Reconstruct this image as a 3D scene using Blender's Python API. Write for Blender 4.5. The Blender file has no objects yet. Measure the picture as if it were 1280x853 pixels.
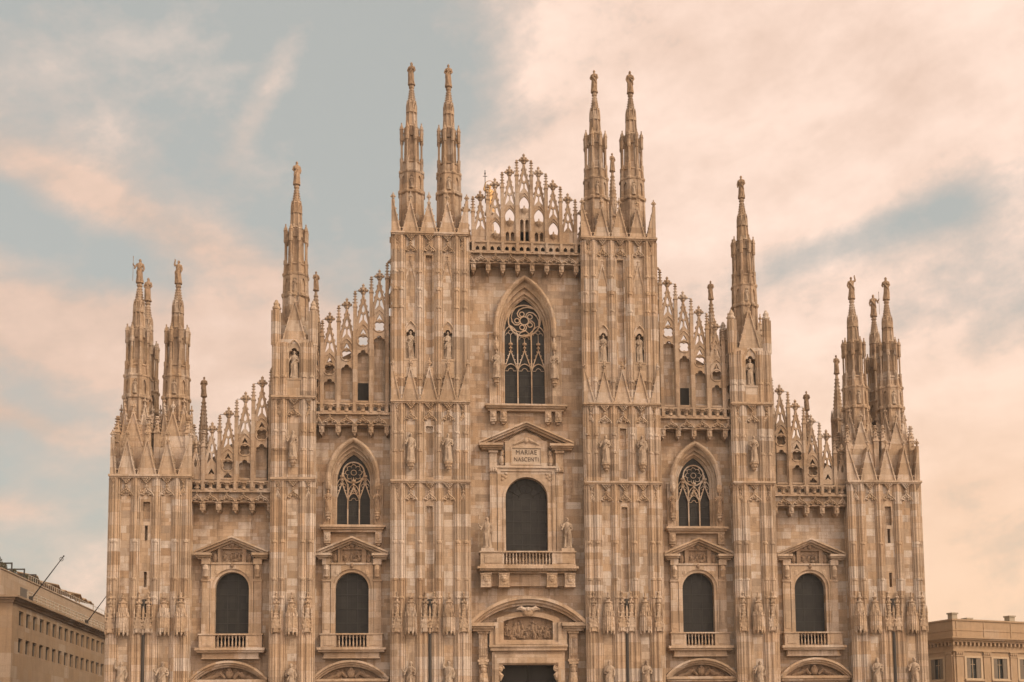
import bpy, bmesh, math, random
from mathutils import Vector, Matrix, noise
R = math.radians
scene = bpy.context.scene
COL = scene.collection
random.seed(7)

# ------------------------------------------------------------------ camera
FPX, YAW, TILT, ROLL, CX, CY = 1694.0, 0.10419912, 0.10817318, -0.01355312, 713.444, 771.491
cam_data = bpy.data.cameras.new('camera')
cam = bpy.data.objects.new('camera', cam_data); COL.objects.link(cam)
cam_data.sensor_fit = 'HORIZONTAL'; cam_data.sensor_width = 36.0
cam_data.lens = FPX / 1280 * 36
cam_data.shift_x = (640 - CX) / 1280
cam_data.shift_y = (CY - 426.5) / 1280
cam_data.clip_start = 0.5; cam_data.clip_end = 6000
ex = Vector((math.cos(YAW), -math.sin(YAW), 0))
ey = Vector((math.sin(YAW) * math.cos(TILT), math.cos(YAW) * math.cos(TILT), math.sin(TILT)))
ez = ex.cross(ey)
right = math.cos(ROLL) * ex + math.sin(ROLL) * ez
up = -math.sin(ROLL) * ex + math.cos(ROLL) * ez
M = Matrix((right, up, -ey)).transposed().to_4x4()
M.translation = Vector((-7.9523, -110.0, 1.7))
cam.matrix_world = M
scene.camera = cam

# ------------------------------------------------------------------ light
SUN_AZ, SUN_EL = 128.0, 42.0        # azimuth from +Y towards +X
sun_dir = Vector((math.sin(R(SUN_AZ)) * math.cos(R(SUN_EL)), math.cos(R(SUN_AZ)) * math.cos(R(SUN_EL)), math.sin(R(SUN_EL))))
sl = bpy.data.lights.new('sun', 'SUN'); so = bpy.data.objects.new('sun', sl); COL.objects.link(so)
sl.energy = 1.5; sl.angle = R(14); sl.color = (1.0, 0.83, 0.59)
so.rotation_euler = sun_dir.to_track_quat('Z', 'Y').to_euler()

def nd(nt, kind, loc=(0, 0), **kw):
    n = nt.nodes.new(kind); n.location = loc
    for k, v in kw.items(): setattr(n, k, v)
    return n
def math_node(nt, op, a, b=None, c=None, clamp=False):
    n = nt.nodes.new('ShaderNodeMath'); n.operation = op; n.use_clamp = clamp
    for i, v in enumerate((a, b, c)):
        if v is None: continue
        if isinstance(v, (int, float)): n.inputs[i].default_value = v
        else: nt.links.new(v, n.inputs[i])
    return n.outputs[0]
def mix_rgb(nt, fac, a, b, mode='MIX'):
    n = nt.nodes.new('ShaderNodeMix'); n.data_type = 'RGBA'; n.blend_type = mode
    for s, v in ((0, fac), (6, a), (7, b)):
        if isinstance(v, (int, float)): n.inputs[s].default_value = v
        elif isinstance(v, (tuple, list)): n.inputs[s].default_value = tuple(v) + ((1,) if len(v) == 3 else ())
        else: nt.links.new(v, n.inputs[s])
    return n.outputs[2]
def ramp(nt, fac, stops, interp='LINEAR'):
    n = nt.nodes.new('ShaderNodeValToRGB'); cr = n.color_ramp; cr.interpolation = interp
    while len(cr.elements) < len(stops): cr.elements.new(0.5)
    for e, (p, c) in zip(cr.elements, stops):
        e.position = p; e.color = tuple(c) + (1,) if len(c) == 3 else c
    nt.links.new(fac, n.inputs[0]); return n.outputs[0]

world = bpy.data.worlds.new('World'); scene.world = world; world.use_nodes = True
wt = world.node_tree; wt.nodes.clear()
wo = nd(wt, 'ShaderNodeOutputWorld'); bg = nd(wt, 'ShaderNodeBackground'); bg.inputs[1].default_value = 0.1
wt.links.new(bg.outputs[0], wo.inputs[0])
sky = nd(wt, 'ShaderNodeTexSky'); sky.sky_type = 'NISHITA'; sky.sun_disc = False
sky.sun_elevation = R(SUN_EL); sky.sun_rotation = R(SUN_AZ); sky.air_density = 1.6; sky.dust_density = 3.0; sky.altitude = 120
tc = nd(wt, 'ShaderNodeTexCoord'); sep = nd(wt, 'ShaderNodeSeparateXYZ'); wt.links.new(tc.outputs['Generated'], sep.inputs[0])
DX, DY, DZ = sep.outputs
def wnoise(scale, detail, rough, dist, sx, sy, sz, off=(0, 0, 0)):
    mp = nd(wt, 'ShaderNodeMapping'); mp.inputs['Scale'].default_value = (sx, sy, sz); mp.inputs['Location'].default_value = off
    wt.links.new(tc.outputs['Generated'], mp.inputs[0])
    n = nd(wt, 'ShaderNodeTexNoise'); n.inputs['Scale'].default_value = scale; n.inputs['Detail'].default_value = detail
    n.inputs['Roughness'].default_value = rough; n.inputs['Distortion'].default_value = dist
    wt.links.new(mp.outputs[0], n.inputs['Vector']); return n.outputs['Fac']
def gauss(x0, z0, sx, sz, ang, amp):                  # a cloud bank or a clear gap, round a direction of the sky
    u = math_node(wt, 'SUBTRACT', DX, x0); v = math_node(wt, 'SUBTRACT', DZ, z0); c_, s_ = math.cos(ang), math.sin(ang)
    a = math_node(wt, 'DIVIDE', math_node(wt, 'ADD', math_node(wt, 'MULTIPLY', u, c_), math_node(wt, 'MULTIPLY', v, s_)), sx)
    b = math_node(wt, 'DIVIDE', math_node(wt, 'SUBTRACT', math_node(wt, 'MULTIPLY', v, c_), math_node(wt, 'MULTIPLY', u, s_)), sz)
    e = math_node(wt, 'ADD', math_node(wt, 'MULTIPLY', a, a), math_node(wt, 'MULTIPLY', b, b))
    return math_node(wt, 'MULTIPLY', math_node(wt, 'EXPONENT', math_node(wt, 'MULTIPLY', e, -1.0)), amp)
n_big = wnoise(3.4, 12, 0.60, 0.0, 1.0, 1.0, 1.5, (3.1, 0.4, 1.7))
wa = wnoise(2.2, 3, 0.5, 0.0, 1, 1, 1, (7.0, 1.0, 3.0)); wb = wnoise(2.6, 3, 0.5, 0.0, 1, 1, 1, (1.0, 9.0, 5.0))
cbw = nd(wt, 'ShaderNodeCombineXYZ')
# wisps: a stretched noise, sheared so that they climb to the upper right
wt.links.new(math_node(wt, 'ADD', math_node(wt, 'MULTIPLY', math_node(wt, 'ADD', DX, math_node(wt, 'MULTIPLY', DZ, 0.55)), 4.2), math_node(wt, 'MULTIPLY', wa, 1.3)), cbw.inputs[0])
wt.links.new(math_node(wt, 'ADD', math_node(wt, 'MULTIPLY', math_node(wt, 'SUBTRACT', DZ, math_node(wt, 'MULTIPLY', DX, 0.35)), 10.0), math_node(wt, 'MULTIPLY', wb, 1.6)), cbw.inputs[1])
wt.links.new(DY, cbw.inputs[2])
wn = nd(wt, 'ShaderNodeTexNoise'); wn.inputs['Scale'].default_value = 1.35; wn.inputs['Detail'].default_value = 14; wn.inputs['Roughness'].default_value = 0.60
wt.links.new(cbw.outputs[0], wn.inputs['Vector']); n_fine = wn.outputs['Fac']
n_puff = wnoise(15.0, 12, 0.62, 0.0, 0.9, 0.9, 1.25, (4.3, 1.2, 6.9))
cover = math_node(wt, 'ADD', math_node(wt, 'MULTIPLY', math_node(wt, 'SUBTRACT', n_big, 0.5), 1.15), math_node(wt, 'MULTIPLY', math_node(wt, 'SUBTRACT', n_fine, 0.5), 1.0))
cover = math_node(wt, 'ADD', math_node(wt, 'ADD', cover, 0.50), math_node(wt, 'MULTIPLY', math_node(wt, 'SUBTRACT', n_puff, 0.5), 1.05))
# x: -0.28 (left edge of the view) .. 0.41 ; z: 0.08 .. 0.50
for g in ((-0.15, 0.475, 0.25, 0.08, 0, -0.56), (-0.26, 0.355, 0.07, 0.022, -0.2, -0.50), (-0.05, 0.41, 0.07, 0.06, 0, -0.26), (-0.19, 0.372, 0.13, 0.018, -0.32, 0.45),
          (-0.20, 0.30, 0.20, 0.036, 0, 0.42), (-0.11, 0.45, 0.05, 0.010, 1.0, 0.34), (0.27, 0.47, 0.19, 0.14, 0, 0.60), (0.12, 0.38, 0.075, 0.07, 0, 0.42),
          (0.30, 0.362, 0.085, 0.015, 0.23, -0.54), (0.33, 0.20, 0.22, 0.11, 0, 0.50), (-0.26, 0.165, 0.09, 0.05, 0, -0.38), (-0.28, 0.238, 0.05, 0.010, -0.3, 0.40), (-0.285, 0.178, 0.03, 0.011, 0, 0.42)):
    cover = math_node(wt, 'ADD', cover, gauss(*g))
mask = ramp(wt, cover, [(0.16, (0, 0, 0)), (0.42, (0.35, 0.35, 0.35)), (0.74, (1, 1, 1))])
shade = math_node(wt, 'ADD', math_node(wt, 'ADD', math_node(wt, 'MULTIPLY', n_fine, 0.55), math_node(wt, 'MULTIPLY', n_puff, 0.40)), math_node(wt, 'ADD', math_node(wt, 'MULTIPLY', n_big, 0.45), math_node(wt, 'MULTIPLY', DX, 0.35)))
low = math_node(wt, 'SUBTRACT', 1.0, math_node(wt, 'MULTIPLY', DZ, 3.2), clamp=True)
warm = math_node(wt, 'MULTIPLY', low, math_node(wt, 'ADD', math_node(wt, 'MULTIPLY', DX, 1.6), 0.58, clamp=True), clamp=True)
cl_hi = ramp(wt, shade, [(0.50, (5.3, 3.95, 3.20)), (0.66, (6.6, 4.80, 3.85)), (0.88, (8.6, 6.55, 5.45))])
cl_col = mix_rgb(wt, warm, cl_hi, (8.2, 5.2, 3.0))
clear = mix_rgb(wt, 0.80, sky.outputs[0], (4.05, 4.05, 3.65))
clear = mix_rgb(wt, math_node(wt, 'MULTIPLY', warm, 0.75), clear, (6.2, 4.6, 3.2))
# gain added to the unseen sunward sky behind the camera, to light the facade
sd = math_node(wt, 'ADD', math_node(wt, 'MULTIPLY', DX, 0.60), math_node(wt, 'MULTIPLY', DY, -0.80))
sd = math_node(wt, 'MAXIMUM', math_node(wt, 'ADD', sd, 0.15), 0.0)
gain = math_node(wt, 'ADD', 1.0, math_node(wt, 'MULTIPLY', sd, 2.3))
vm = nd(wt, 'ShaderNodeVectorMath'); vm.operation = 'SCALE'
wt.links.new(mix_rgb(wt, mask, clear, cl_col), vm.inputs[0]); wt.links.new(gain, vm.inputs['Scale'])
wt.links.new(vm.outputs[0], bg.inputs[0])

scene.view_settings.view_transform = 'Standard'; scene.view_settings.look = 'None'
scene.view_settings.gamma = 1.0; scene.view_settings.use_curve_mapping = False
scene.view_settings.exposure = 0.34
scene.cycles.max_bounces = 6; scene.cycles.diffuse_bounces = 3; scene.cycles.caustics_reflective = False; scene.cycles.caustics_refractive = False

# ------------------------------------------------------------------ materials
def new_mat(name):
    m = bpy.data.materials.new(name); m.use_nodes = True
    return m, m.node_tree, m.node_tree.nodes['Principled BSDF']
def noise_tex(nt, vec, scale, detail=5, rough=0.6, dist=0.0):
    n = nt.nodes.new('ShaderNodeTexNoise'); n.inputs['Scale'].default_value = scale; n.inputs['Detail'].default_value = detail
    n.inputs['Roughness'].default_value = rough; n.inputs['Distortion'].default_value = dist
    nt.links.new(vec, n.inputs['Vector']); return n.outputs['Fac']
def mapping(nt, vec, scale=(1, 1, 1), loc=(0, 0, 0)):
    n = nt.nodes.new('ShaderNodeMapping'); n.inputs['Scale'].default_value = scale; n.inputs['Location'].default_value = loc
    nt.links.new(vec, n.inputs[0]); return n.outputs[0]

def stone(name, blocks=(1.45, 0.60), stops=None, block_amt=1.0, tint=(1, 1, 1), grime=0.5, bump=0.35, carve=0.0, carve_scale=5.0, vein=0.95):
    m, nt, b = new_mat(name)
    pos = nt.nodes.new('ShaderNodeNewGeometry').outputs['Position']
    sp = nt.nodes.new('ShaderNodeSeparateXYZ'); nt.links.new(pos, sp.inputs[0])
    cb = nt.nodes.new('ShaderNodeCombineXYZ')
    nt.links.new(math_node(nt, 'ADD', sp.outputs[0], math_node(nt, 'MULTIPLY', sp.outputs[1], 0.93)), cb.inputs[0]); nt.links.new(sp.outputs[2], cb.inputs[1])
    uv0 = cb.outputs[0]
    def course_shift(h, amt):
        row = math_node(nt, 'FLOOR', math_node(nt, 'DIVIDE', math_node(nt, 'ADD', sp.outputs[2], 0.11), h))
        wn_ = nt.nodes.new('ShaderNodeTexWhiteNoise'); wn_.noise_dimensions = '1D'; nt.links.new(row, wn_.inputs['W'])
        u_ = math_node(nt, 'ADD', sp.outputs[0], math_node(nt, 'MULTIPLY', sp.outputs[1], 0.93))
        c2 = nt.nodes.new('ShaderNodeCombineXYZ'); nt.links.new(math_node(nt, 'MULTIPLY', u_, 0.55), c2.inputs[0]); nt.links.new(math_node(nt, 'MULTIPLY', row, 3.7), c2.inputs[1])
        n1 = noise_tex(nt, c2.outputs[0], 1.0, 1, 0.5)
        c3 = nt.nodes.new('ShaderNodeCombineXYZ'); nt.links.new(math_node(nt, 'ADD', u_, math_node(nt, 'ADD', math_node(nt, 'MULTIPLY', wn_.outputs['Value'], amt), math_node(nt, 'MULTIPLY', n1, 1.5))), c3.inputs[0]); nt.links.new(sp.outputs[2], c3.inputs[1])
        return c3.outputs[0]
    uv = course_shift(blocks[1], 9.0)
    def bricks(w, h, off, freq, sq, loc):
        n = nt.nodes.new('ShaderNodeTexBrick'); n.offset = off; n.offset_frequency = freq; n.squash = sq; n.squash_frequency = 3
        n.inputs['Color1'].default_value = (0, 0, 0, 1); n.inputs['Color2'].default_value = (1, 1, 1, 1); n.inputs['Mortar'].default_value = (0.3, 0.3, 0.3, 1)
        n.inputs['Scale'].default_value = 1; n.inputs['Mortar Size'].default_value = 0.012; n.inputs['Mortar Smooth'].default_value = 0.2
        n.inputs['Brick Width'].default_value = w; n.inputs['Row Height'].default_value = h
        nt.links.new(mapping(nt, uv, loc=loc), n.inputs['Vector']); return n
    b1 = bricks(blocks[0], blocks[1], 0.37, 2, 0.62, (0.3, 0.11, 0)); b2 = bricks(blocks[0] * 0.58, blocks[1] * 0.5, 0.5, 2, 1.5, (7.7, 0.11, 0))
    sn = nt.nodes.new('ShaderNodeVectorMath'); sn.operation = 'SNAP'; sn.inputs[1].default_value = (blocks[0] * 1.16, blocks[1], 1)
    nt.links.new(mapping(nt, uv, loc=(0.3, 0.11, 0)), sn.inputs[0])
    sel = math_node(nt, 'GREATER_THAN', noise_tex(nt, sn.outputs[0], 0.9, 1, 0.5), 0.52)
    val = mix_rgb(nt, sel, b1.outputs['Color'], b2.outputs['Color'])
    big = noise_tex(nt, pos, 0.16, 4, 0.6)
    val = math_node(nt, 'ADD', math_node(nt, 'MULTIPLY', math_node(nt, 'SUBTRACT', val, 0.5), 0.95 * block_amt), math_node(nt, 'ADD', 0.5, math_node(nt, 'MULTIPLY', math_node(nt, 'SUBTRACT', big, 0.5), 0.9)))
    v2 = noise_tex(nt, mapping(nt, pos, (1.0, 1.0, 2.6)), 1.9, 9, 0.72, 1.6)
    val = math_node(nt, 'ADD', val, math_node(nt, 'MULTIPLY', math_node(nt, 'SUBTRACT', v2, 0.5), vein))
    stops = stops or [(0.0, (0.205, 0.138, 0.086)), (0.22, (0.325, 0.226, 0.143)), (0.46, (0.440, 0.315, 0.206)), (0.64, (0.510, 0.372, 0.258)), (0.78, (0.560, 0.440, 0.340)), (0.94, (0.605, 0.520, 0.445))]
    col = ramp(nt, val, stops)
    pink = noise_tex(nt, mapping(nt, pos, (1, 1, 1), (9, 4, 2)), 0.55, 5, 0.7)
    col = mix_rgb(nt, math_node(nt, 'MULTIPLY', ramp(nt, pink, [(0.5, (0, 0, 0)), (0.72, (1, 1, 1))]), 0.32), col, (0.50, 0.325, 0.200))
    # blocks from different beds: some rusty, some cool grey-pink
    b4 = bricks(blocks[0], blocks[1], 0.37, 2, 0.62, (41.3, 0.11, 0))
    hue = ramp(nt, b4.outputs['Color'], [(0.0, (0.46, 0.290, 0.165)), (0.45, (0.44, 0.315, 0.206)), (0.60, (0.47, 0.380, 0.300)), (1.0, (0.50, 0.435, 0.375))])
    col = mix_rgb(nt, 0.42 * min(1, block_amt), col, hue)
    # odd replacement blocks: a few pale new ones, a few old dark ones
    b3 = bricks(blocks[0] * 0.72, blocks[1], 0.45, 2, 1.3, (13.3, 0.11, 0)); r3 = b3.outputs['Color']
    col = mix_rgb(nt, math_node(nt, 'MULTIPLY', math_node(nt, 'GREATER_THAN', r3, 0.86), 0.62 * min(1, block_amt * 1.3)), col, (0.60, 0.525, 0.455))
    col = mix_rgb(nt, math_node(nt, 'MULTIPLY', math_node(nt, 'LESS_THAN', r3, 0.09), 0.50 * min(1, block_amt * 1.3)), col, (0.235, 0.168, 0.110))
    # rain streaks and soot with a shape of their own
    st = noise_tex(nt, mapping(nt, pos, (2.6, 2.6, 0.22)), 1.0, 8, 0.7)
    so_ = noise_tex(nt, pos, 0.9, 8, 0.72, 0.5)
    g = math_node(nt, 'MULTIPLY', ramp(nt, st, [(0.47, (0, 0, 0)), (0.66, (1, 1, 1))]), ramp(nt, so_, [(0.38, (0, 0, 0)), (0.58, (1, 1, 1))]))
    col = mix_rgb(nt, math_node(nt, 'MULTIPLY', g, grime * 1.35, clamp=True), col, (0.15, 0.098, 0.062))
    # broad grey-brown weathering that runs across the joints, and thin pale and rusty veins inside the blocks
    wsp = noise_tex(nt, mapping(nt, pos, (0.8, 0.8, 0.35), (5, 2, 8)), 0.75, 9, 0.74, 0.8)
    col = mix_rgb(nt, math_node(nt, 'MULTIPLY', ramp(nt, wsp, [(0.50, (0, 0, 0)), (0.70, (1, 1, 1))]), 0.55 * grime), col, (0.215, 0.165, 0.120))
    vv = noise_tex(nt, mapping(nt, pos, (1, 1, 1.9), (2, 7, 1)), 2.6, 6, 0.65, 2.4)
    vb = math_node(nt, 'ABSOLUTE', math_node(nt, 'SUBTRACT', vv, 0.5))
    col = mix_rgb(nt, ramp(nt, vb, [(0.0, (0.34, 0.34, 0.34)), (0.035, (0, 0, 0))]), col, (0.25, 0.155, 0.090))
    mort = mix_rgb(nt, sel, b1.outputs['Fac'], b2.outputs['Fac'])
    col = mix_rgb(nt, math_node(nt, 'MULTIPLY', mort, 0.55 * min(1, block_amt)), col, (0.17, 0.115, 0.075))
    fine = noise_tex(nt, pos, 14, 6, 0.7)
    col = mix_rgb(nt, math_node(nt, 'MULTIPLY', math_node(nt, 'SUBTRACT', 0.64, fine, clamp=True), 1.0), col, (0.16, 0.105, 0.066))
    if tint != (1, 1, 1): col = mix_rgb(nt, 1.0, col, tint, 'MULTIPLY')
    nt.links.new(col, b.inputs['Base Color']); b.inputs['Roughness'].default_value = 0.82; b.inputs['Specular IOR Level'].default_value = 0.25
    h = math_node(nt, 'SUBTRACT', math_node(nt, 'MULTIPLY', noise_tex(nt, pos, 5.5, 8, 0.72), 0.5), math_node(nt, 'MULTIPLY', mort, 0.5 * block_amt))
    if carve:
        vo = nt.nodes.new('ShaderNodeTexVoronoi'); vo.feature = 'SMOOTH_F1'; vo.inputs['Scale'].default_value = carve_scale
        nt.links.new(pos, vo.inputs['Vector']); h = math_node(nt, 'SUBTRACT', h, math_node(nt, 'MULTIPLY', vo.outputs['Distance'], carve))
    bp = nt.nodes.new('ShaderNodeBump'); bp.inputs['Strength'].default_value = bump; bp.inputs['Distance'].default_value = 0.12
    nt.links.new(h, bp.inputs['Height']); nt.links.new(bp.outputs[0], b.inputs['Normal'])
    return m

MARBLE = stone('candoglia_marble', block_amt=0.80, grime=0.65)
DRESSED = stone('dressed_marble', (2.2, 0.95), block_amt=0.55, grime=0.55, bump=0.3, carve=0.0)
SHAFT = stone('shaft_marble', (3.0, 1.05), block_amt=0.72, grime=0.45, bump=0.3)
CARVED = stone('carved_marble', (1.7, 0.8), block_amt=0.45, grime=0.75, bump=0.6, carve=0.9, carve_scale=4.5)
SPIRE = stone('weathered_spire_marble', (1.1, 0.9), block_amt=0.5, grime=0.8, bump=0.55, carve=0.5, carve_scale=4.0, tint=(0.86, 0.84, 0.82))
CREST = stone('crest_marble', (1.6, 1.1), block_amt=0.5, grime=0.6, bump=0.45, tint=(0.84, 0.82, 0.80))
RELIEF = stone('relief_marble', (3.0, 2.0), block_amt=0.2, grime=0.9, bump=0.5, tint=(0.62, 0.58, 0.55))
PALE = [(0.05, (0.33, 0.245, 0.165)), (0.4, (0.46, 0.36, 0.27)), (0.8, (0.56, 0.47, 0.375)), (1.0, (0.62, 0.54, 0.45))]
STATUE = stone('pale_statue_marble', (5, 5), stops=PALE, block_amt=0.0, grime=0.9, bump=0.35, tint=(0.84, 0.82, 0.80))
STATUE_W = stone('weathered_statue_stone', (5, 5), block_amt=0.0, grime=0.9, bump=0.3, tint=(0.72, 0.68, 0.64))
PLAQUE = stone('plaque_marble', (5, 5), stops=PALE, block_amt=0.0, grime=0.3, bump=0.1)

def simple(name, col, rough=0.7, metal=0.0, spec=0.4, var=0.25, scale=3.0, bump=0.0):
    m, nt, b = new_mat(name)
    pos = nt.nodes.new('ShaderNodeNewGeometry').outputs['Position']
    n = noise_tex(nt, pos, scale, 6, 0.65)
    c = mix_rgb(nt, n, tuple(x * (1 - var) for x in col), tuple(min(1, x * (1 + var)) for x in col))
    nt.links.new(c, b.inputs['Base Color']); b.inputs['Roughness'].default_value = rough; b.inputs['Metallic'].default_value = metal
    b.inputs['Specular IOR Level'].default_value = spec
    if bump:
        bp = nt.nodes.new('ShaderNodeBump'); bp.inputs['Strength'].default_value = bump; bp.inputs['Distance'].default_value = 0.05
        nt.links.new(n, bp.inputs['Height']); nt.links.new(bp.outputs[0], b.inputs['Normal'])
    return m
def glass_mat(name, col, rough):
    m, nt, b = new_mat(name)
    pos = nt.nodes.new('ShaderNodeNewGeometry').outputs['Position']
    vo = nt.nodes.new('ShaderNodeTexVoronoi'); vo.inputs['Scale'].default_value = 1.6; nt.links.new(pos, vo.inputs['Vector'])
    n = noise_tex(nt, pos, 2.4, 5, 0.6)
    c = mix_rgb(nt, n, tuple(x * 0.7 for x in col), tuple(x * 1.35 for x in col))
    sp = nt.nodes.new('ShaderNodeSeparateXYZ'); nt.links.new(pos, sp.inputs[0]); cb = nt.nodes.new('ShaderNodeCombineXYZ'); nt.links.new(sp.outputs[0], cb.inputs[0]); nt.links.new(sp.outputs[2], cb.inputs[1])
    br = nt.nodes.new('ShaderNodeTexBrick'); br.offset = 0; br.inputs['Scale'].default_value = 1; br.inputs['Brick Width'].default_value = .42; br.inputs['Row Height'].default_value = .575; br.inputs['Mortar Size'].default_value = .012
    br.inputs['Color1'].default_value = (.72, .72, .72, 1); br.inputs['Color2'].default_value = (1.25, 1.22, 1.15, 1); br.inputs['Mortar'].default_value = (.3, .3, .3, 1); nt.links.new(cb.outputs[0], br.inputs['Vector'])
    c = mix_rgb(nt, 1.0, c, br.outputs['Color'], 'MULTIPLY')
    nt.links.new(c, b.inputs['Base Color']); b.inputs['Roughness'].default_value = rough; b.inputs['Specular IOR Level'].default_value = 0.22
    bp = nt.nodes.new('ShaderNodeBump'); bp.inputs['Strength'].default_value = 0.12; bp.inputs['Distance'].default_value = 0.05
    nt.links.new(n, bp.inputs['Height']); nt.links.new(bp.outputs[0], b.inputs['Normal'])
    return m
GLASS = glass_mat('dusty_leaded_glass', (0.016, 0.015, 0.013), 0.5)
GLASS_DK = glass_mat('dark_leaded_glass', (0.016, 0.014, 0.011), 0.5)
PANE = glass_mat('window_glass', (0.05, 0.05, 0.045), 0.12)
LEAD = simple('lead_bars', (0.022, 0.019, 0.016), 0.6)
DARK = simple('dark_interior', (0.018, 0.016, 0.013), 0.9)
PIPE = simple('dark_pipe', (0.040, 0.032, 0.025), 0.55, 0.3)
GOLD = simple('gilding', (0.46, 0.27, 0.10), 0.5, 0.35, var=0.3)
IRON = simple('iron', (0.05, 0.042, 0.034), 0.55, 0.4)
BRONZE = simple('bronze_door', (0.045, 0.038, 0.028), 0.5, 0.6)
ROOF = simple('roof_marble', (0.30, 0.24, 0.18), 0.85)
LETTER = simple('incised_lettering', (0.06, 0.038, 0.024), 0.8)

# ------------------------------------------------------------------ mesh builder
class MB:
    def __init__(s): s.v = []; s.f = []
    def add(s, vs, fs):
        o = len(s.v); s.v += [tuple(p) for p in vs]; s.f += [tuple(i + o for i in q) for q in fs]; return s
    def box(s, x0, x1, y0, y1, z0, z1):
        return s.add([(x0, y0, z0), (x1, y0, z0), (x1, y1, z0), (x0, y1, z0), (x0, y0, z1), (x1, y0, z1), (x1, y1, z1), (x0, y1, z1)],
                     [(3, 2, 1, 0), (4, 5, 6, 7), (0, 1, 5, 4), (1, 2, 6, 5), (2, 3, 7, 6), (3, 0, 4, 7)])
    def prism(s, pts, y0, y1):                      # convex/simple polygon in XZ (counter-clockwise seen from -Y), extruded along Y
        a = sum(p[0] * q[1] - q[0] * p[1] for p, q in zip(pts, pts[1:] + pts[:1]))
        if a < 0: pts = pts[::-1]
        n = len(pts)
        return s.add([(x, y0, z) for x, z in pts] + [(x, y1, z) for x, z in pts],
                     [tuple(range(n)), tuple(range(2 * n - 1, n - 1, -1))] + [(i, i + n, (i + 1) % n + n, (i + 1) % n) for i in range(n)])
    def tube(s, pts, r, n=6, closed=False, rot=0.0):
        pts = [Vector(p) for p in pts]; m = len(pts); rs = r if isinstance(r, (list, tuple)) else [r] * m
        ref = None; vs = []
        for i, p in enumerate(pts):
            a = pts[(i - 1) % m] if (closed or i) else p; b = pts[(i + 1) % m] if (closed or i < m - 1) else p
            t = (b - a).normalized()
            if ref is None:
                ref = Vector((0, -1, 0)) if abs(t.y) < 0.9 else Vector((1, 0, 0))
            u = (ref - t * ref.dot(t)).normalized(); w = t.cross(u); ref = u
            for k in range(n):
                q = 2 * math.pi * k / n + rot
                vs.append(p + (u * math.cos(q) + w * math.sin(q)) * rs[i])
        fs = []
        for i in range(m if closed else m - 1):
            j = (i + 1) % m
            for k in range(n): fs.append((i * n + k, i * n + (k + 1) % n, j * n + (k + 1) % n, j * n + k))
        if not closed: fs += [tuple(range(n))[::-1], tuple((m - 1) * n + k for k in range(n))]
        return s.add(vs, fs)
    def lathe(s, prof, n=8, c=(0, 0, 0), rot=None, sx=1.0, sy=1.0):   # prof [(r,z)] bottom to top
        rot = math.pi / n if rot is None else rot; vs = []
        for r, z in prof:
            for k in range(n):
                q = 2 * math.pi * k / n + rot
                vs.append((c[0] + r * math.cos(q) * sx, c[1] + r * math.sin(q) * sy, c[2] + z))
        fs = [(i * n + k, i * n + (k + 1) % n, (i + 1) * n + (k + 1) % n, (i + 1) * n + k) for i in range(len(prof) - 1) for k in range(n)]
        fs += [tuple(range(n))[::-1], tuple((len(prof) - 1) * n + k for k in range(n))]
        return s.add(vs, fs)
    def ball(s, c, r, n=8, m=5):
        rx, ry, rz = r if isinstance(r, tuple) else (r, r, r); vs = [(c[0], c[1], c[2] - rz)]
        for i in range(1, m):
            t = -math.pi / 2 + math.pi * i / m
            for k in range(n):
                q = 2 * math.pi * k / n; vs.append((c[0] + rx * math.cos(t) * math.cos(q), c[1] + ry * math.cos(t) * math.sin(q), c[2] + rz * math.sin(t)))
        vs.append((c[0], c[1], c[2] + rz)); L = len(vs) - 1
        fs = [(0, 1 + (k + 1) % n, 1 + k) for k in range(n)] + [(L, 1 + (m - 2) * n + k, 1 + (m - 2) * n + (k + 1) % n) for k in range(n)]
        fs += [(1 + i * n + k, 1 + i * n + (k + 1) % n, 1 + (i + 1) * n + (k + 1) % n, 1 + (i + 1) * n + k) for i in range(m - 2) for k in range(n)]
        return s.add(vs, fs)
    def plate(s, outline, holes, y0, y1):           # filled outline with real holes, thick from y0 (front) to y1
        cu = bpy.data.curves.new('plate', 'CURVE'); cu.dimensions = '2D'; cu.fill_mode = 'BOTH'; cu.extrude = abs(y1 - y0) / 2
        for pts in [outline] + list(holes):
            sp = cu.splines.new('POLY'); sp.points.add(len(pts) - 1); sp.use_cyclic_u = True
            for p, (x, z) in zip(sp.points, pts): p.co = (x, z, 0, 1)
        o = bpy.data.objects.new('plate', cu); COL.objects.link(o)
        me = o.to_mesh(); ym = (y0 + y1) / 2
        bm = bmesh.new(); bm.from_mesh(me); bmesh.ops.remove_doubles(bm, verts=bm.verts, dist=1e-5)
        for v in bm.verts: v.co = Vector((v.co.x, ym + v.co.z, v.co.y))
        bmesh.ops.recalc_face_normals(bm, faces=bm.faces); bm.verts.index_update()
        s.add([v.co[:] for v in bm.verts], [[v.index for v in f.verts] for f in bm.faces])
        bm.free(); o.to_mesh_clear(); bpy.data.objects.remove(o); bpy.data.curves.remove(cu); return s
    def merge(s, other, mat=None):
        vs = other.v if mat is None else [tuple(mat @ Vector(p)) for p in other.v]
        return s.add(vs, other.f)
    def build(s, name, mat, parent=None, loc=(0, 0, 0), smooth=False, label=None):
        me = bpy.data.meshes.new(name); me.from_pydata(s.v, [], s.f); me.update()
        if smooth: me.polygons.foreach_set('use_smooth', [True] * len(me.polygons))
        me.materials.append(mat)
        o = bpy.data.objects.new(name, me); COL.objects.link(o); o.location = loc
        if parent: o.parent = parent
        if label: o['label'] = label
        return o
def empty(name, loc=(0, 0, 0), rz=0.0):
    o = bpy.data.objects.new(name, None); COL.objects.link(o); o.location = loc; o.rotation_euler = (0, 0, rz); o.empty_display_size = 0.5; return o
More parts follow.
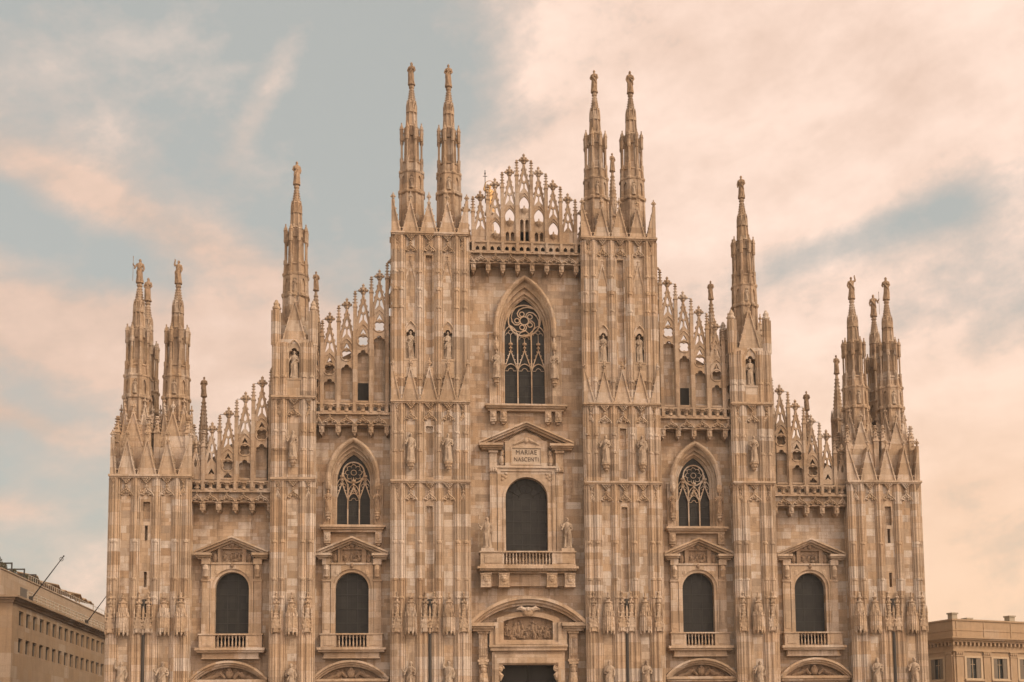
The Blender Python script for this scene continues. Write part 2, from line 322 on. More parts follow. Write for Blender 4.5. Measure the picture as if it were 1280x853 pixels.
def tag(o, label=None, cat=None, group=None, kind=None):
    for k, v in (('label', label), ('category', cat), ('group', group), ('kind', kind)):
        if v: o[k] = v
    return o
def copy(o, parent=None, loc=None, rz=None, deep=True):
    c = o.copy(); COL.objects.link(c); c.parent = parent
    if loc is not None: c.location = loc
    if rz is not None: c.rotation_euler = (0, 0, rz)
    if deep:
        for ch in list(o.children): copy(ch, c)
    return c

# 2D outline helpers ------------------------------------------------------
def arc_pts(cx, cz, r, a0, a1, n): return [(cx + r * math.cos(a0 + (a1 - a0) * i / n), cz + r * math.sin(a0 + (a1 - a0) * i / n)) for i in range(n + 1)]
def pointed(cx, hw, zs, za, n=10):                  # from right spring over the apex to left spring
    h = za - zs; c = (h * h - hw * hw) / (2 * hw); rr = hw + c; a = math.atan2(h, c)
    rp = [(cx - c + rr * math.cos(a * i / n), zs + rr * math.sin(a * i / n)) for i in range(n + 1)]
    return rp + [(2 * cx - x, z) for x, z in rp[::-1][1:]]
def pointed_closed(cx, hw, z0, zs, za, n=10): return [(cx - hw, z0), (cx + hw, z0)] + pointed(cx, hw, zs, za, n)
def round_closed(cx, hw, z0, za, n=16): return [(cx - hw, z0), (cx + hw, z0)] + arc_pts(cx, za - hw, hw, 0, math.pi, n)
def rect(x0, x1, z0, z1): return [(x0, z0), (x1, z0), (x1, z1), (x0, z1)]
def circle(cx, cz, r, n=16): return [(cx + r * math.cos(2 * math.pi * i / n), cz + r * math.sin(2 * math.pi * i / n)) for i in range(n)]
def foil(cx, cz, r, k=4, n=6, rot=math.pi / 4):
    out = []; d = r * 0.55; rl = r * 0.47
    for i in range(k):
        a = rot + 2 * math.pi * i / k
        out += [(cx + d * math.cos(a) + rl * math.cos(a + t), cz + d * math.sin(a) + rl * math.sin(a + t)) for t in [(-0.62 + 1.24 * j / n) * math.pi * 0.8 for j in range(n + 1)]]
    return out
def cusped(cx, hw, z0, zs):                         # opening with a three-lobed head
    r = hw * 0.5
    return [(cx - hw, z0), (cx + hw, z0), (cx + hw, zs)] + arc_pts(cx + hw - r, zs, r, 0, math.pi * 0.56, 5) + arc_pts(cx, zs + hw * 0.55, r * 0.92, 0.05, math.pi - 0.05, 8) + arc_pts(cx - hw + r, zs, r, math.pi * 0.44, math.pi, 5) + [(cx - hw, zs)]
def xz(pts, y): return [(x, y, z) for x, z in pts]

# ------------------------------------------------------------------ ground
g = MB(); g.add([(-2500, -1500, 0), (2500, -1500, 0), (2500, 3500, 0), (-2500, 3500, 0)], [(0, 1, 2, 3)])
pm, nt, b = new_mat('piazza_stone'); pos = nt.nodes.new('ShaderNodeNewGeometry').outputs['Position']
bt = nt.nodes.new('ShaderNodeTexBrick'); bt.inputs['Scale'].default_value = 0.7; bt.inputs['Color1'].default_value = (0.20, 0.17, 0.14, 1); bt.inputs['Color2'].default_value = (0.30, 0.25, 0.20, 1); bt.inputs['Mortar'].default_value = (0.12, 0.1, 0.08, 1)
nt.links.new(pos, bt.inputs['Vector']); nt.links.new(bt.outputs['Color'], b.inputs['Base Color']); b.inputs['Roughness'].default_value = 0.8
tag(g.build('piazza_paving', pm), kind='structure')

# ------------------------------------------------------------------ the cathedral
DUOMO = empty('gothic_cathedral')
tag(DUOMO, 'huge pale marble gothic cathedral facade bristling with spires, filling the middle of the view', 'cathedral')

ZB = 0.6    # top of the steps
st = MB()
for i in range(4): st.box(-36.5 - (3 - i) * .5, 36.5 + (3 - i) * .5, -5.0 - (3 - i) * .5, -1.2, i * .15 + .001, (i + 1) * .15)
st.build('steps', DRESSED, DUOMO)

# walls of the five bays (real openings)
BAYX = {'outer': (20.4, 26.9, 23.7), 'inner': (10.9, 17.2, 14.2)}
def bay_wall(x0, x1, ztop, holes):
    mb = MB(); mb.plate(rect(x0, x1, ZB, ztop), holes, 0.0, 0.8); return mb.build('wall', MARBLE, DUOMO)
bay_wall(-4.9, 4.9, 44.6, [pointed_closed(0, 2.41, 31.45, 37.8, 42.24), round_closed(0, 1.73, 19.15, 25.3), rect(-2.34, 2.34, ZB + .01, 9.79)])
for s in (-1, 1):
    x0, x1, c = BAYX['inner']
    bay_wall(*sorted((s * x0, s * x1)), 31.3, [pointed_closed(s * 14.14, 1.97, 21.25, 25.0, 28.24), round_closed(s * c, 1.33, 12.4, 17.38), rect(s * c - 1.12, s * c + 1.12, 11.42, 12.15), rect(s * c - 1.5, s * c + 1.5, ZB + .01, 6.5)])
    x0, x1, c = BAYX['outer']
    bay_wall(*sorted((s * x0, s * x1)), 24.8, [round_closed(s * c, 1.33, 12.4, 17.38), rect(s * c - 1.12, s * c + 1.12, 11.42, 12.15), rect(s * c - 1.5, s * c + 1.5, ZB + .01, 6.5)])

# naves and roofs behind the screen
nv = MB()
for x0, x1, zt, zr in ((-10.6, 10.6, 38.5, 43.0), (-19.6, -10.7, 27.5, 31.0), (10.7, 19.6, 27.5, 31.0), (-32.0, -19.7, 21.5, 24.0), (19.7, 32.0, 21.5, 24.0)):
    nv.box(x0, x1, 6.2, 120, ZB, zt - .1)
    zl, zr2 = (zr, zr) if abs(x0 + x1) < .1 else ((zt, zr) if x0 < 0 else (zr, zt))
    if abs(x0 + x1) < .1: nv.add([(x0, 2.2, zt), (x1, 2.2, zt), (0, 2.2, zr), (x0, 120, zt), (x1, 120, zt), (0, 120, zr)], [(0, 1, 2), (5, 4, 3), (0, 2, 5, 3), (1, 4, 5, 2)])
    else: nv.add([(x0, 2.2, zt - .6), (x1, 2.2, zt - .6), (x1, 2.2, zr2 - .6), (x0, 2.2, zl - .6), (x0, 120, zt - .6), (x1, 120, zt - .6), (x1, 120, zr2 - .6), (x0, 120, zl - .6)], [(0, 1, 2, 3), (7, 6, 5, 4), (3, 2, 6, 7), (0, 3, 7, 4), (1, 5, 6, 2)])
nv.build('nave_body', ROOF, DUOMO)

# ---- shared carved pieces, all built round their own origin
def crockets_on(mb, p0, p1, n, size, y0, y1, side):  # leafy knobs along a raking edge
    for i in range(n):
        t = (i + .5) / n; x = p0[0] + (p1[0] - p0[0]) * t; z = p0[1] + (p1[1] - p0[1]) * t
        mb.prism([(x - side * size * .5, z - size * .6), (x + side * size, z + size * .1), (x + side * size * .9, z + size * .8), (x - side * size * .3, z + size * .7)], y0, y1)
def finial_mb(h=1.0, w=0.42, y=0.0):                # cross of leaves on a stem, foot at z = 0
    mb = MB(); mb.lathe([(w * .22, 0), (w * .17, h * .25), (w * .3, h * .3), (w * .17, h * .36), (w * .15, h * .95)], 6, (0, y, 0))
    for dx in (-1, 1):
        mb.ball((dx * w * .42, y, h * .55), (w * .24, w * .22, h * .12), 6, 4); mb.ball((0, y + dx * w * .34, h * .55), (w * .2, w * .2, h * .11), 6, 4)
        mb.ball((dx * w * .26, y, h * .72), (w * .16, w * .16, h * .08), 6, 4); mb.ball((dx * w * .24, y, h * .40), (w * .13, w * .13, h * .06), 6, 4)
    mb.ball((0, y, h * .60), (w * .25, w * .25, h * .2), 6, 4); mb.ball((0, y, h * .93), (w * .2, w * .2, h * .09), 6, 4); mb.lathe([(w * .12, h * .95), (w * .02, h * 1.08)], 5, (0, y, 0))
    return mb
def pinnacle_mb(zb, ztip, w):                       # slim square shaft with little gables, crocketed point and knob
    mb = MB(); h = .62 * w / .2
    mb.box(-w / 2, w / 2, -w / 2, w / 2, zb, ztip - 1.35); mb.box(-w * .66, w * .66, -w * .66, w * .66, ztip - 1.42, ztip - 1.33)
    mb.lathe([(w * .75, ztip - 1.33), (w * .55, ztip - 1.05), (w * .22, ztip - .32)], 4, (0, 0, 0))
    for k in range(4):
        a = k * math.pi / 2
        for t in (.12, .45, .78):
            r = w * (.62 - .36 * t); mb.ball((r * math.sin(a), -r * math.cos(a), ztip - 1.1 + t * .8), (w * .22, w * .22, .06), 5, 3)
    mb.ball((0, 0, ztip - .27), (w * .62, w * .62, .075), 6, 4); mb.ball((0, 0, ztip - .1), (w * .4, w * .4, .1), 6, 4)
    return mb
def gablet_mb(w, h, y0, y1, depth=1.2, flat=False):  # steep gable with moulded rakes, crockets and a knob; foot at z = 0
    mb = MB()
    mb.prism([(-w / 2, 0), (w / 2, 0), (0, h * .84)], y0 + .10, y0 + .10 + (0.12 if flat else depth))
    for s in (-1, 1):
        t = .11
        mb.prism([(s * w / 2, 0), (s * (w / 2 - t * 1.1), 0), (0, h * .84 - t * 2), (0, h * .88)], y0, y0 + .18)
        crockets_on(mb, (s * w / 2, .1), (0, h * .86), 5, .085, y0 + .02, y0 + .16, s)
    mb.merge(finial_mb(h * .26, .30, y0 + .1), Matrix.Translation((0, 0, h * .80)))
    return mb
def half_gablet_mb(w, h, y0, side, depth=1.2):       # corner half: rises to a pinnacle on its outer edge
    mb = MB(); mb.prism([(-side * w / 2, 0), (side * w / 2, 0), (side * w / 2, h * .84)], y0 + .1, y0 + .1 + depth)
    mb.prism([(-side * w / 2, 0), (-side * (w / 2 - .12), 0), (side * w / 2, h * .8), (side * w / 2, h * .88)], y0, y0 + .18)
    crockets_on(mb, (-side * w / 2, .1), (side * w / 2, h * .86), 5, .085, y0 + .02, y0 + .16, -side)
    mb.box(side * w / 2 - .13, side * w / 2 + .13, y0 + .06, y0 + .32, 0, h * .86)
    mb.merge(finial_mb(h * .22, .34, y0 + .18), Matrix.Translation((side * w / 2, 0, h * .82)))
    return mb
def ogee_curve(w, n=10):                              # from left spring to right spring, apex 1.0 above
    L = []
    for i in range(n + 1):
        t = i / n; x = -w / 2 + t * w / 2
        z = .46 * math.sin(min(t / .75, 1) * math.pi / 2) ** .75 + (max(0, t - .6) / .4) ** 2 * .30
        L.append((x, z))
    return L + [(-x, z) for x, z in L[::-1][1:]]
def ogee_mb(w, y):                                   # ogee arch with cusped infill, spring at z = 0
    mb = MB(); c = ogee_curve(w * .94)
    low = [(w * .47, .0), (w * .38, .0)] + arc_pts(w * .26, .02, w * .12, 0, math.pi * .85, 4) + arc_pts(0, .14, w * .13, -.2, math.pi + .2, 6) + arc_pts(-w * .26, .02, w * .12, math.pi * .15, math.pi, 4) + [(-w * .38, .0), (-w * .47, .0)]
    mb.plate(c + low[1:-1], [], y - .06, y + .12)
    mb.tube([(x, y - .1, z) for x, z in c], .055, 5)
    for dx, dz in ((0, .42), (-.15, .33), (.15, .33), (-.28, .2), (.28, .2)): mb.ball((dx * w, y - .07, dz), (.1, .07, .09), 6, 4)
    mb.ball((0, y - .1, .86), (.08, .08, .12), 6, 4); mb.ball((-.10, y - .09, .79), (.07, .06, .05), 6, 4); mb.ball((.10, y - .09, .79), (.07, .06, .05), 6, 4)
    return mb
def palmette_mb(y, w=.66, h=.46):                    # leafy corbel hanging under a ledge (top at z = 0)
    mb = MB(); mb.prism([(-w * .5, 0), (w * .5, 0), (w * .3, -h * .3), (.06, -h), (-.06, -h), (-w * .3, -h * .3)], y - .14, y + .1)
    for dx, dz in ((-.42, -.1), (-.15, -.08), (.15, -.08), (.42, -.1), (-.3, -.36), (0, -.34), (.3, -.36), (-.14, -.62), (.14, -.62), (0, -.88)):
        mb.ball((dx * w, y - .17, dz * h), (w * .15, .1, h * .15), 6, 4)
    return mb
def canopy_mb():                                     # hanging baldachin: point, tapering tiers of tiny gables, toothed skirt; bottom z = 0, h 3.5
    mb = MB(); n = 8
    mb.lathe([(.46, .42), (.48, .5), (.46, 1.5), (.38, 1.55), (.36, 2.2), (.30, 2.25), (.24, 2.55), (.30, 2.62), (.30, 2.70), (.14, 2.76), (.12, 2.95), (.22, 3.0), (.22, 3.07), (.10, 3.1), (.06, 3.35)], n)
    mb.ball((0, 0, 3.38), (.1, .1, .12), 6, 4)
    for k in range(n):
        a = 2 * math.pi * k / n + math.pi / n; c, s = math.cos(a), math.sin(a)
        mb.lathe([(.02, 0), (.09, .16), (.1, .5), (.06, 1.5), (.1, 1.54), (.01, 1.95)], 5, (.44 * c, .44 * s, 0))
        a += math.pi / n; c, s = math.cos(a), math.sin(a)
        mb.lathe([(.08, .3), (.10, .5), (.10, .85), (.02, 1.25)], 4, (.42 * c, .42 * s, 0)); mb.lathe([(.07, 1.1), (.07, 1.6), (.01, 1.95)], 4, (.40 * c, .40 * s, 0))
        mb.lathe([(.07, 1.6), (.06, 2.2), (.01, 2.55)], 4, (.33 * c, .33 * s, 0)); mb.ball((.27 * c, .27 * s, 2.66), .06, 5, 3)
    return mb
def aedicule_mb():                                   # narrow gabled tabernacle hung on a buttress edge; bottom z = 0, h 3.3
    mb = MB(); mb.box(-.30, .30, -.20, .1, .0, 1.15)
    mb.prism([(-.34, .35), (.34, .35), (0, 2.0)], -.30, .1); mb.prism([(-.22, .06), (.22, .06), (0, 1.25)], -.33, -.2)
    for s in (-1, 1):
        mb.lathe([(.02, -.12), (.07, .05), (.07, 1.5), (.10, 1.55), (.01, 2.15)], 5, (s * .33, -.2, 0)); crockets_on(mb, (s * .34, .45), (0, 1.95), 5, .09, -.32, -.16, s)
    mb.lathe([(.20, 1.1), (.17, 2.1), (.22, 2.16), (.13, 2.25), (.12, 2.7), (.19, 2.76), (.17, 2.85), (.06, 2.9), (.05, 3.15)], 6, (0, -.1, 0)); mb.ball((0, -.1, 3.2), (.1, .1, .12), 6, 4)
    for k in range(6):
        a = k * math.pi / 3; mb.ball((.2 * math.cos(a), -.1 + .2 * math.sin(a), 2.42), (.07, .07, .12), 5, 3)
    return mb
def corbel_mb(h=.75, w=.42):                         # foliate bracket under a statue, top at z = 0
    mb = MB(); mb.lathe([(w * .12, -h), (w * .3, -h * .8), (w * .42, -h * .55), (w * .5, -h * .5), (w * .75, -h * .2), (w * .9, -h * .16), (w * .9, 0)], 8)
    for k in range(8):
        a = k * math.pi / 4; mb.ball((w * .48 * math.cos(a), w * .48 * math.sin(a), -h * .42), (.1, .1, .12), 5, 3); mb.ball((w * .28 * math.cos(a + .4), w * .28 * math.sin(a + .4), -h * .72), (.08, .08, .1), 5, 3)
    return mb
PROTO = {}
def place(key, make, name, mat, parent, loc, rz=0.0, smooth=False):
    """first call builds the mesh, later calls copy it"""
    if key not in PROTO:
        PROTO[key] = make().build(name, mat, None, smooth=smooth); o = PROTO[key]
    else:
        o = PROTO[key].copy(); COL.objects.link(o)
    o.parent = parent; o.location = loc; o.rotation_euler = (0, 0, rz); return o

YP = -1.5
def shaft_mb(z0, z1):                                # clustered wall shaft with collars
    mb = MB(); mb.lathe([(.14, z0), (.14, z1)], 8, (0, -.07, 0)); mb.box(-.10, .10, -.12, .12, z0 + .01, z1 - .01)
    for s in (-1, 1): mb.lathe([(.085, z0), (.085, z1)], 6, (s * .20, -.03, 0)); mb.lathe([(.05, z0), (.05, z1)], 5, (s * .34, .03, 0))
    rr = random.Random(int(z0 * 10)); z = z0 + 1.2
    while z < z1 - 1:
        if rr.random() < .35: mb.lathe([(.15, z), (.20, z + .05), (.20, z + .2), (.15, z + .25)], 8, (0, -.07, 0))
        z += 1.5
    return mb
def pier(x0, x1, shafts, ledges, holes, yback, ztop, slot=None, side_shafts=True):
    """holes: openings of the front skin (niches, slits, slots)"""
    mb = MB(); mb.plate(rect(x0, x1, ZB, ztop), holes, YP, YP + .55); mb.box(x0 + .012, x1 - .012, YP + .57, yback, ZB, ztop - .012)
    for h in holes:                                   # the blind slots are shallow, the niches deep
        if len(h) == 4 and h[1][0] - h[0][0] > .4: mb.box(h[0][0] - .03, h[1][0] + .03, YP + .32, YP + .56, h[0][1] - .03, h[2][1] + .03)
    mb.box(x0 - .14, x1 + .14, YP - .22, yback - .3, ZB, 1.8)
    p = mb.build('pier', MARBLE, DUOMO)
    edges = [x0] + shafts + [x1]
    for a in shafts:
        place(('shaft', ztop), lambda: shaft_mb(ZB + 1.2, ztop - .3), 'shaft', SHAFT, p, (a, YP - .06, 0))
    for a in (x0, x1):
        place(('edge_shaft', ztop), lambda: shaft_mb(ZB + 1.2, ztop - .3), 'shaft', SHAFT, p, (a + (.22 if a == x0 else -.22), YP + .0, 0))
    for a, s in ((x0, -1), (x1, 1)):                 # mouldings on the returns, seen from the side
        for yy in (YP + .75, -.18): place(('ret_shaft', ztop), lambda: MB().lathe([(.07, ZB), (.07, ztop - .5)], 6), 'shaft', SHAFT, p, (a, yy, 0))
    for z in ledges:
        lm = MB()
        lm.box(x0 - .16, x1 + .16, YP - .36, yback - .4, z - .16, z); lm.box(x0 - .10, x1 + .10, YP - .27, yback - .42, z - .27, z - .161)
        lm.build('string_course', DRESSED, p)
        for a, c in zip(edges[:-1], edges[1:]):
            w = c - a - .3; xm = (a + c) / 2
            if w > .9:
                place(('ogee', round(w, 2)), lambda: ogee_mb(w, 0), 'ogee_arch', CARVED, p, (xm, YP - .05, z - 1.75))
                place('palmette', lambda: palmette_mb(0), 'carved_corbel', CARVED, p, (xm, YP - .03, z - .27))
            else:
                s = -1 if a == x0 else 1
                place(('ogee', round(w, 2)), lambda: ogee_mb(w, 0), 'ogee_arch', CARVED, p, (xm, YP - .05, z - 1.75))
                place('palmette_small', lambda: palmette_mb(0, .40, .44), 'carved_corbel', CARVED, p, (xm, YP - .03, z - .27))
        for s, xe in ((-1, x0), (1, x1)):            # the band turns the corner
            place('palmette_small', lambda: palmette_mb(0, .40, .44), 'carved_corbel', CARVED, p, (xe + s * .02, YP + .62, z - .27), s * math.pi / 2)
    return p
def gable_row(p, edges, z, h, depth=1.2, y=YP - .1):
    for i, (a, c) in enumerate(zip(edges[:-1], edges[1:])):
        w = c - a - .06; xm = (a + c) / 2
        if w > .95: place(('gablet', round(w, 2), h, depth), lambda: gablet_mb(w, h, 0, 0, depth), 'gablet', DRESSED, p, (xm, y, z))
        else:
            s = -1 if i == 0 else 1
            place(('half', round(w, 2), h, s, depth), lambda: half_gablet_mb(w, h, 0, s, depth), 'gablet', DRESSED, p, (xm, y, z))
def shallow_gable(p, x, z, w, h): place(('flatgab', w, h), lambda: gablet_mb(w, h, -.06, 0, .1, True), 'gablet', DRESSED, p, (x, YP, z))
def canopies(p, edges, skip_mid=False):
    for i, (a, c) in enumerate(zip(edges[:-1], edges[1:])):
        w = c - a; xm = (a + c) / 2
        if w < .95: place('aedicule', aedicule_mb, 'tabernacle', CARVED, p, (xm, YP - .1, 12.3))
        elif len(edges) == 6 and i == 2:
            for dx in (-.36, .36): place('aedicule', aedicule_mb, 'tabernacle', CARVED, p, (xm + dx, YP - .1, 12.3))
        else: place('canopy', canopy_mb, 'canopy', CARVED, p, (xm, YP - .32, 12.05))
    for i, (a, c) in enumerate(zip(edges[:-1], edges[1:])):      # slim shafts under the hanging tabernacles
        w = c - a; xm = (a + c) / 2
        if w < .95: place('lowshaft', lambda: shaft_mb(ZB + 1.2, 12.4), 'shaft', SHAFT, p, (xm, YP - .05, 0))
        elif len(edges) == 6 and i == 2:
            for dx in (-.36, .36): place('lowshaft', lambda: shaft_mb(ZB + 1.2, 12.4), 'shaft', SHAFT, p, (xm + dx, YP - .05, 0))
            place('pipe', lambda: MB().tube([(0, 0, ZB + 1.2), (0, 0, 15.0)], .155, 8), 'drain_pipe', PIPE, p, (xm, YP - .10, 0))

def niche_hole(x, z0, hw=.44, zs=None): return cusped(x, hw, z0, z0 + 2.1)
PIERS = {}
for s in (-1, 1):
    # double pier beside the nave: two spires
    base = [4.8, 5.69, 7.18, 8.72, 10.2, 10.93]
    e = sorted(s * v for v in base); xm = s * 7.95; nx = [s * 6.44, s * 9.46]
    holes = [rect(xm - .27, xm + .27, 34.2, 43.6), rect(xm - .27, xm + .27, 24.95, 29.2), rect(xm - .25, xm + .25, 15.6, 22.6)] + [niche_hole(x, 36.3 - 1.55) for x in nx]
    p = pier(e[0], e[-1], e[1:-1], [45.5, 31.3, 24.7], holes, 6.0, 45.5)
    gable_row(p, e, 45.5, 3.3); gable_row(p, e, 31.3, 3.3, .3, YP - .32)
    for x in nx: shallow_gable(p, x, 41.2, 1.05, 2.4)
    for x in nx:
        place('niche_hood', lambda: MB().tube(xz(pointed(0, .56, 0, 1.1, 8), 0), .07, 5), 'niche_hood', DRESSED, p, (x, YP - .05, 36.85)); place('niche_pedestal', lambda: MB().box(-.5, .5, -.14, .2, -1.55, 0).box(-.56, .56, -.18, .2, -.12, .01), 'pedestal', DRESSED, p, (x, YP, 34.75))
        place('corbel', corbel_mb, 'statue_corbel', CARVED, p, (x, YP - .34, 26.15)); place('corbel', corbel_mb, 'statue_corbel', CARVED, p, (x, YP - .34, 7.4))
    canopies(p, e); PIERS['c', s] = p
    # single buttress between the bays
    base = [17.2, 18.02, 19.62, 20.45]; e = sorted(s * v for v in base); xm = s * 18.83
    p = pier(e[0], e[-1], e[1:-1], [31.5, 24.8], [niche_hole(xm, 32.95, .48)], 5.0, 36.25)
    gable_row(p, e, 31.5, .01 + 1.0, .2, YP - .32) if False else None
    place('butt_gab', lambda: gablet_mb(1.9, 4.0, 0, 0, 1.2), 'gablet', DRESSED, p, (xm, YP - .02, 36.26))
    for xe in (e[0] + .14, e[-1] - .14):
        for yy in (YP + .2, YP + 3.4): place('butt_pin', lambda: MB().lathe([(.30, -.05), (.28, 2.5), (.33, 2.55), (.33, 2.7), (.22, 2.8), (.25, 3.0), (.12, 3.2)], 8).merge(shaft_mb(-.5, 2.4), Matrix.Translation((0, -.2, 0))).ball((0, 0, 3.15), (.15, .15, .2), 7, 5), 'corner_pinnacle', SHAFT, p, (xe, yy, 36.25))
    for k in (1, 3): place('butt_gab_side', lambda: gablet_mb(2.2, 3.4, 0, 0, .8), 'gablet', DRESSED, p, (xm + (1.5 if k == 1 else -1.5), .3, 36.2), k * math.pi / 2)
    place('niche_hood', None, 'niche_hood', DRESSED, p, (xm, YP - .05, 35.1)); place('niche_pedestal', None, 'pedestal', DRESSED, p, (xm, YP, 32.95))
    place('corbel', None, 'statue_corbel', CARVED, p, (xm, YP - .34, 26.35)); place('corbel', None, 'statue_corbel', CARVED, p, (xm, YP - .34, 7.4))
    canopies(p, e); PIERS['b', s] = p
    # corner tower: three spires
    base = [26.9, 27.9, 29.45, 31.05, 32.55, 33.0]; e = sorted(s * v for v in base); xm = s * 30.22
    holes = [rect(xm - .27, xm + .27, 21.2, 22.8), rect(xm - .12, xm + .12, 19.7, 20.9), rect(xm - .12, xm + .12, 16.0, 17.2)]
    p = pier(e[0], e[-1], e[1:-1], [24.95], holes, 7.0, 25.0)
    gable_row(p, e, 24.98, 3.5, 2.0)
    # stepped upper stage under the spires: plinths with second and third rows of gables
    for cx, cy in ((s * 31.6, .75), (s * 28.5, .75), (s * 31.6, 4.3)):
        up_ = MB(); up_.lathe([(1.86, 24.9), (1.78, 28.2), (1.35, 28.8), (1.2, 30.2)], 4, (cx, cy, 0), math.pi / 4); up_.build('spire_plinth', DRESSED, p)
        for k in range(4):
            place('plinth_gab', lambda: gablet_mb(1.75, 3.5, -1.34, 0, .9), 'gablet', DRESSED, p, (cx, cy, 27.5), k * math.pi / 2)
            place('plinth_gab2', lambda: gablet_mb(1.1, 2.6, -1.2, 0, .7), 'gablet', DRESSED, p, (cx, cy, 28.9), k * math.pi / 2 + math.pi / 4)
        for dx in (-1, 1):
            for dy in (-1, 1):
                place('plinth_pin', lambda: pinnacle_mb(0, 4.6, .42), 'corner_pinnacle', DRESSED, p, (cx + dx * 1.22, cy + dy * 1.22, 25.4))
    for k, yy in enumerate((.6, 2.9, 5.2)): place('tower_side', lambda: gablet_mb(1.5, 3.3, 0, 0, .8), 'gablet', DRESSED, p, (s * 33.1, yy, 24.98), s * math.pi / 2); place('tower_pin', lambda: pinnacle_mb(0, 4.2, .40), 'corner_pinnacle', DRESSED, p, (s * 32.9, yy - 1.1, 24.98))
    canopies(p, e); PIERS['t', s] = p
    for xx in (nx0 for nx0 in (s * 28.68, s * 31.8)): place('corbel', None, 'statue_corbel', CARVED, p, (xx, YP - .34, 7.4))

# ---- spires: tip of the statue at t = 0, heights measured down from there
def spire_parts():
    core = MB(); n = 8; rot = math.pi / 8
    core.lathe([(1.02, -15.6), (.98, -11.9)], n, (0, 0, 0), rot)
    core.lathe([(1.0, -11.95), (1.15, -11.85), (1.15, -11.72), (1.0, -11.62)], n, (0, 0, 0), rot)
    core.lathe([(.93, -11.7), (.90, -10.1)], n, (0, 0, 0), rot); core.lathe([(.93, -10.15), (1.08, -10.07), (1.08, -9.96), (.93, -9.88)], n, (0, 0, 0), rot)
    core.lathe([(.88, -9.9), (.84, -9.2), (.92, -9.14), (.90, -9.02), (.60, -8.9), (.54, -5.95), (.60, -5.9), (.46, -5.7), (.36, -3.75), (.40, -3.7), (.33, -3.5), (.26, -3.2)], n, (0, 0, 0), rot)
    for k in range(8):
        a = math.pi / 8 + k * math.pi / 4; c, s_ = math.cos(a), math.sin(a)
        core.tube([(1.02 * c, 1.02 * s_, -15.6), (.97 * c, .97 * s_, -11.9), (.93 * c, .93 * s_, -10), (.88 * c, .88 * s_, -9.05)], .15, 6)
        core.lathe([(.19, -11.95), (.25, -11.85), (.25, -11.7), (.19, -11.6)], 6, (.98 * c, .98 * s_, 0)); core.lathe([(.18, -10.15), (.23, -10.06), (.23, -9.95), (.18, -9.86)], 6, (.94 * c, .94 * s_, 0))
        core.tube([(.48 * c, .48 * s_, -5.9), (.39 * c, .39 * s_, -3.9)], .065, 5); core.lathe([(.08, -4.3), (.08, -4.0), (.01, -3.45)], 5, (.41 * c, .41 * s_, 0))
        
        core.tube([(.61 * c, .61 * s_, -8.9), (.55 * c, .55 * s_, -6.0)], .08, 5)
        a2 = a + math.pi / 8; c2, s2 = math.cos(a2), math.sin(a2)
        # thin gables and slits on each face of the upper stages
        rotm = Matrix.Rotation(a2 + math.pi / 2, 4, 'Z')
        q = MB(); q.prism([(-.19, 0), (.19, 0), (0, .75)], -.09, .05); core.merge(q, Matrix.Translation((.38 * c2, .38 * s2, -4.6)) @ rotm)
        q = MB(); q.prism([(-.22, 0), (.22, 0), (0, .9)], -.10, .05); core.merge(q, Matrix.Translation((.54 * c2, .54 * s2, -6.75)) @ rotm)
        q = MB(); q.plate(rect(-.30, .30, 0, 1.55), [pointed_closed(0, .17, .12, .85, 1.3, 4)], -.10, .03)
        core.merge(q, Matrix.Translation((.86 * c2, .86 * s2, -11.62)) @ rotm)
    needle = MB(); needle.lathe([(.36, -3.9), (.28, -3.3), (.17, -2.4), (.23, -2.32), (.25, -2.24), (.19, -2.16), (.19, -2.1), (.23, -2.06), (.23, -2.0)], 8, (0, 0, 0), rot)
    for k in range(8):
        a = k * math.pi / 4
        for t in range(5):
            r = .33 - .033 * t; needle.ball((r * math.cos(a), r * math.sin(a), -3.45 + t * .22), (.055, .055, .07), 5, 3)
    col = MB(); col.lathe([(.16, -9.1), (.16, -8.75), (.085, -8.7), (.085, -7.25), (.15, -7.2), (.17, -7.0), (.15, -6.9), (.16, -6.25), (.20, -6.2), (.03, -5.68)], 6, (0, 0, 0)); col.ball((0, 0, -5.66), (.07, .07, .09), 5, 3)
    col.box(-.42, -.05, -.05, .05, -6.95, -6.72)
    for k in range(4):
        a = k * math.pi / 2; col.ball((.11 * math.cos(a), .11 * math.sin(a), -6.0), (.05, .05, .06), 5, 3)
    return core, needle, col
core_mb, needle_mb, col_mb = spire_parts()
core_mb.v = core_mb.v; SP = None
def spire(x, y, ztip, name='spire'):
    global SP
    if SP is None:
        SP = core_mb.build('spire', SPIRE, DUOMO); needle_mb.build('needle', SPIRE, SP); first = None
        for k in range(8):
            a = math.pi / 8 + k * math.pi / 4
            if first is None: first = col_mb.build('colonnette', SPIRE, SP); o = first
            else: o = first.copy(); COL.objects.link(o); o.parent = SP
            o.location = (.90 * math.cos(a), .90 * math.sin(a), 0); o.rotation_euler = (0, 0, a)
        o = SP
    else: o = copy(SP, DUOMO)
    o.location = (x, y, ztip); return o
SPIRES = []
for s in (-1, 1):
    for x, y, z in ((s * 6.27, .5, 61.3), (s * 9.4, .5, 61.35), (s * 18.95, .5, 52.2), (s * 28.5, .75, 43.5), (s * 31.6, .75, 43.5), (s * 31.65, 4.3, 43.2)):
        SPIRES.append((s, x, y, z)); spire(x, y, z)
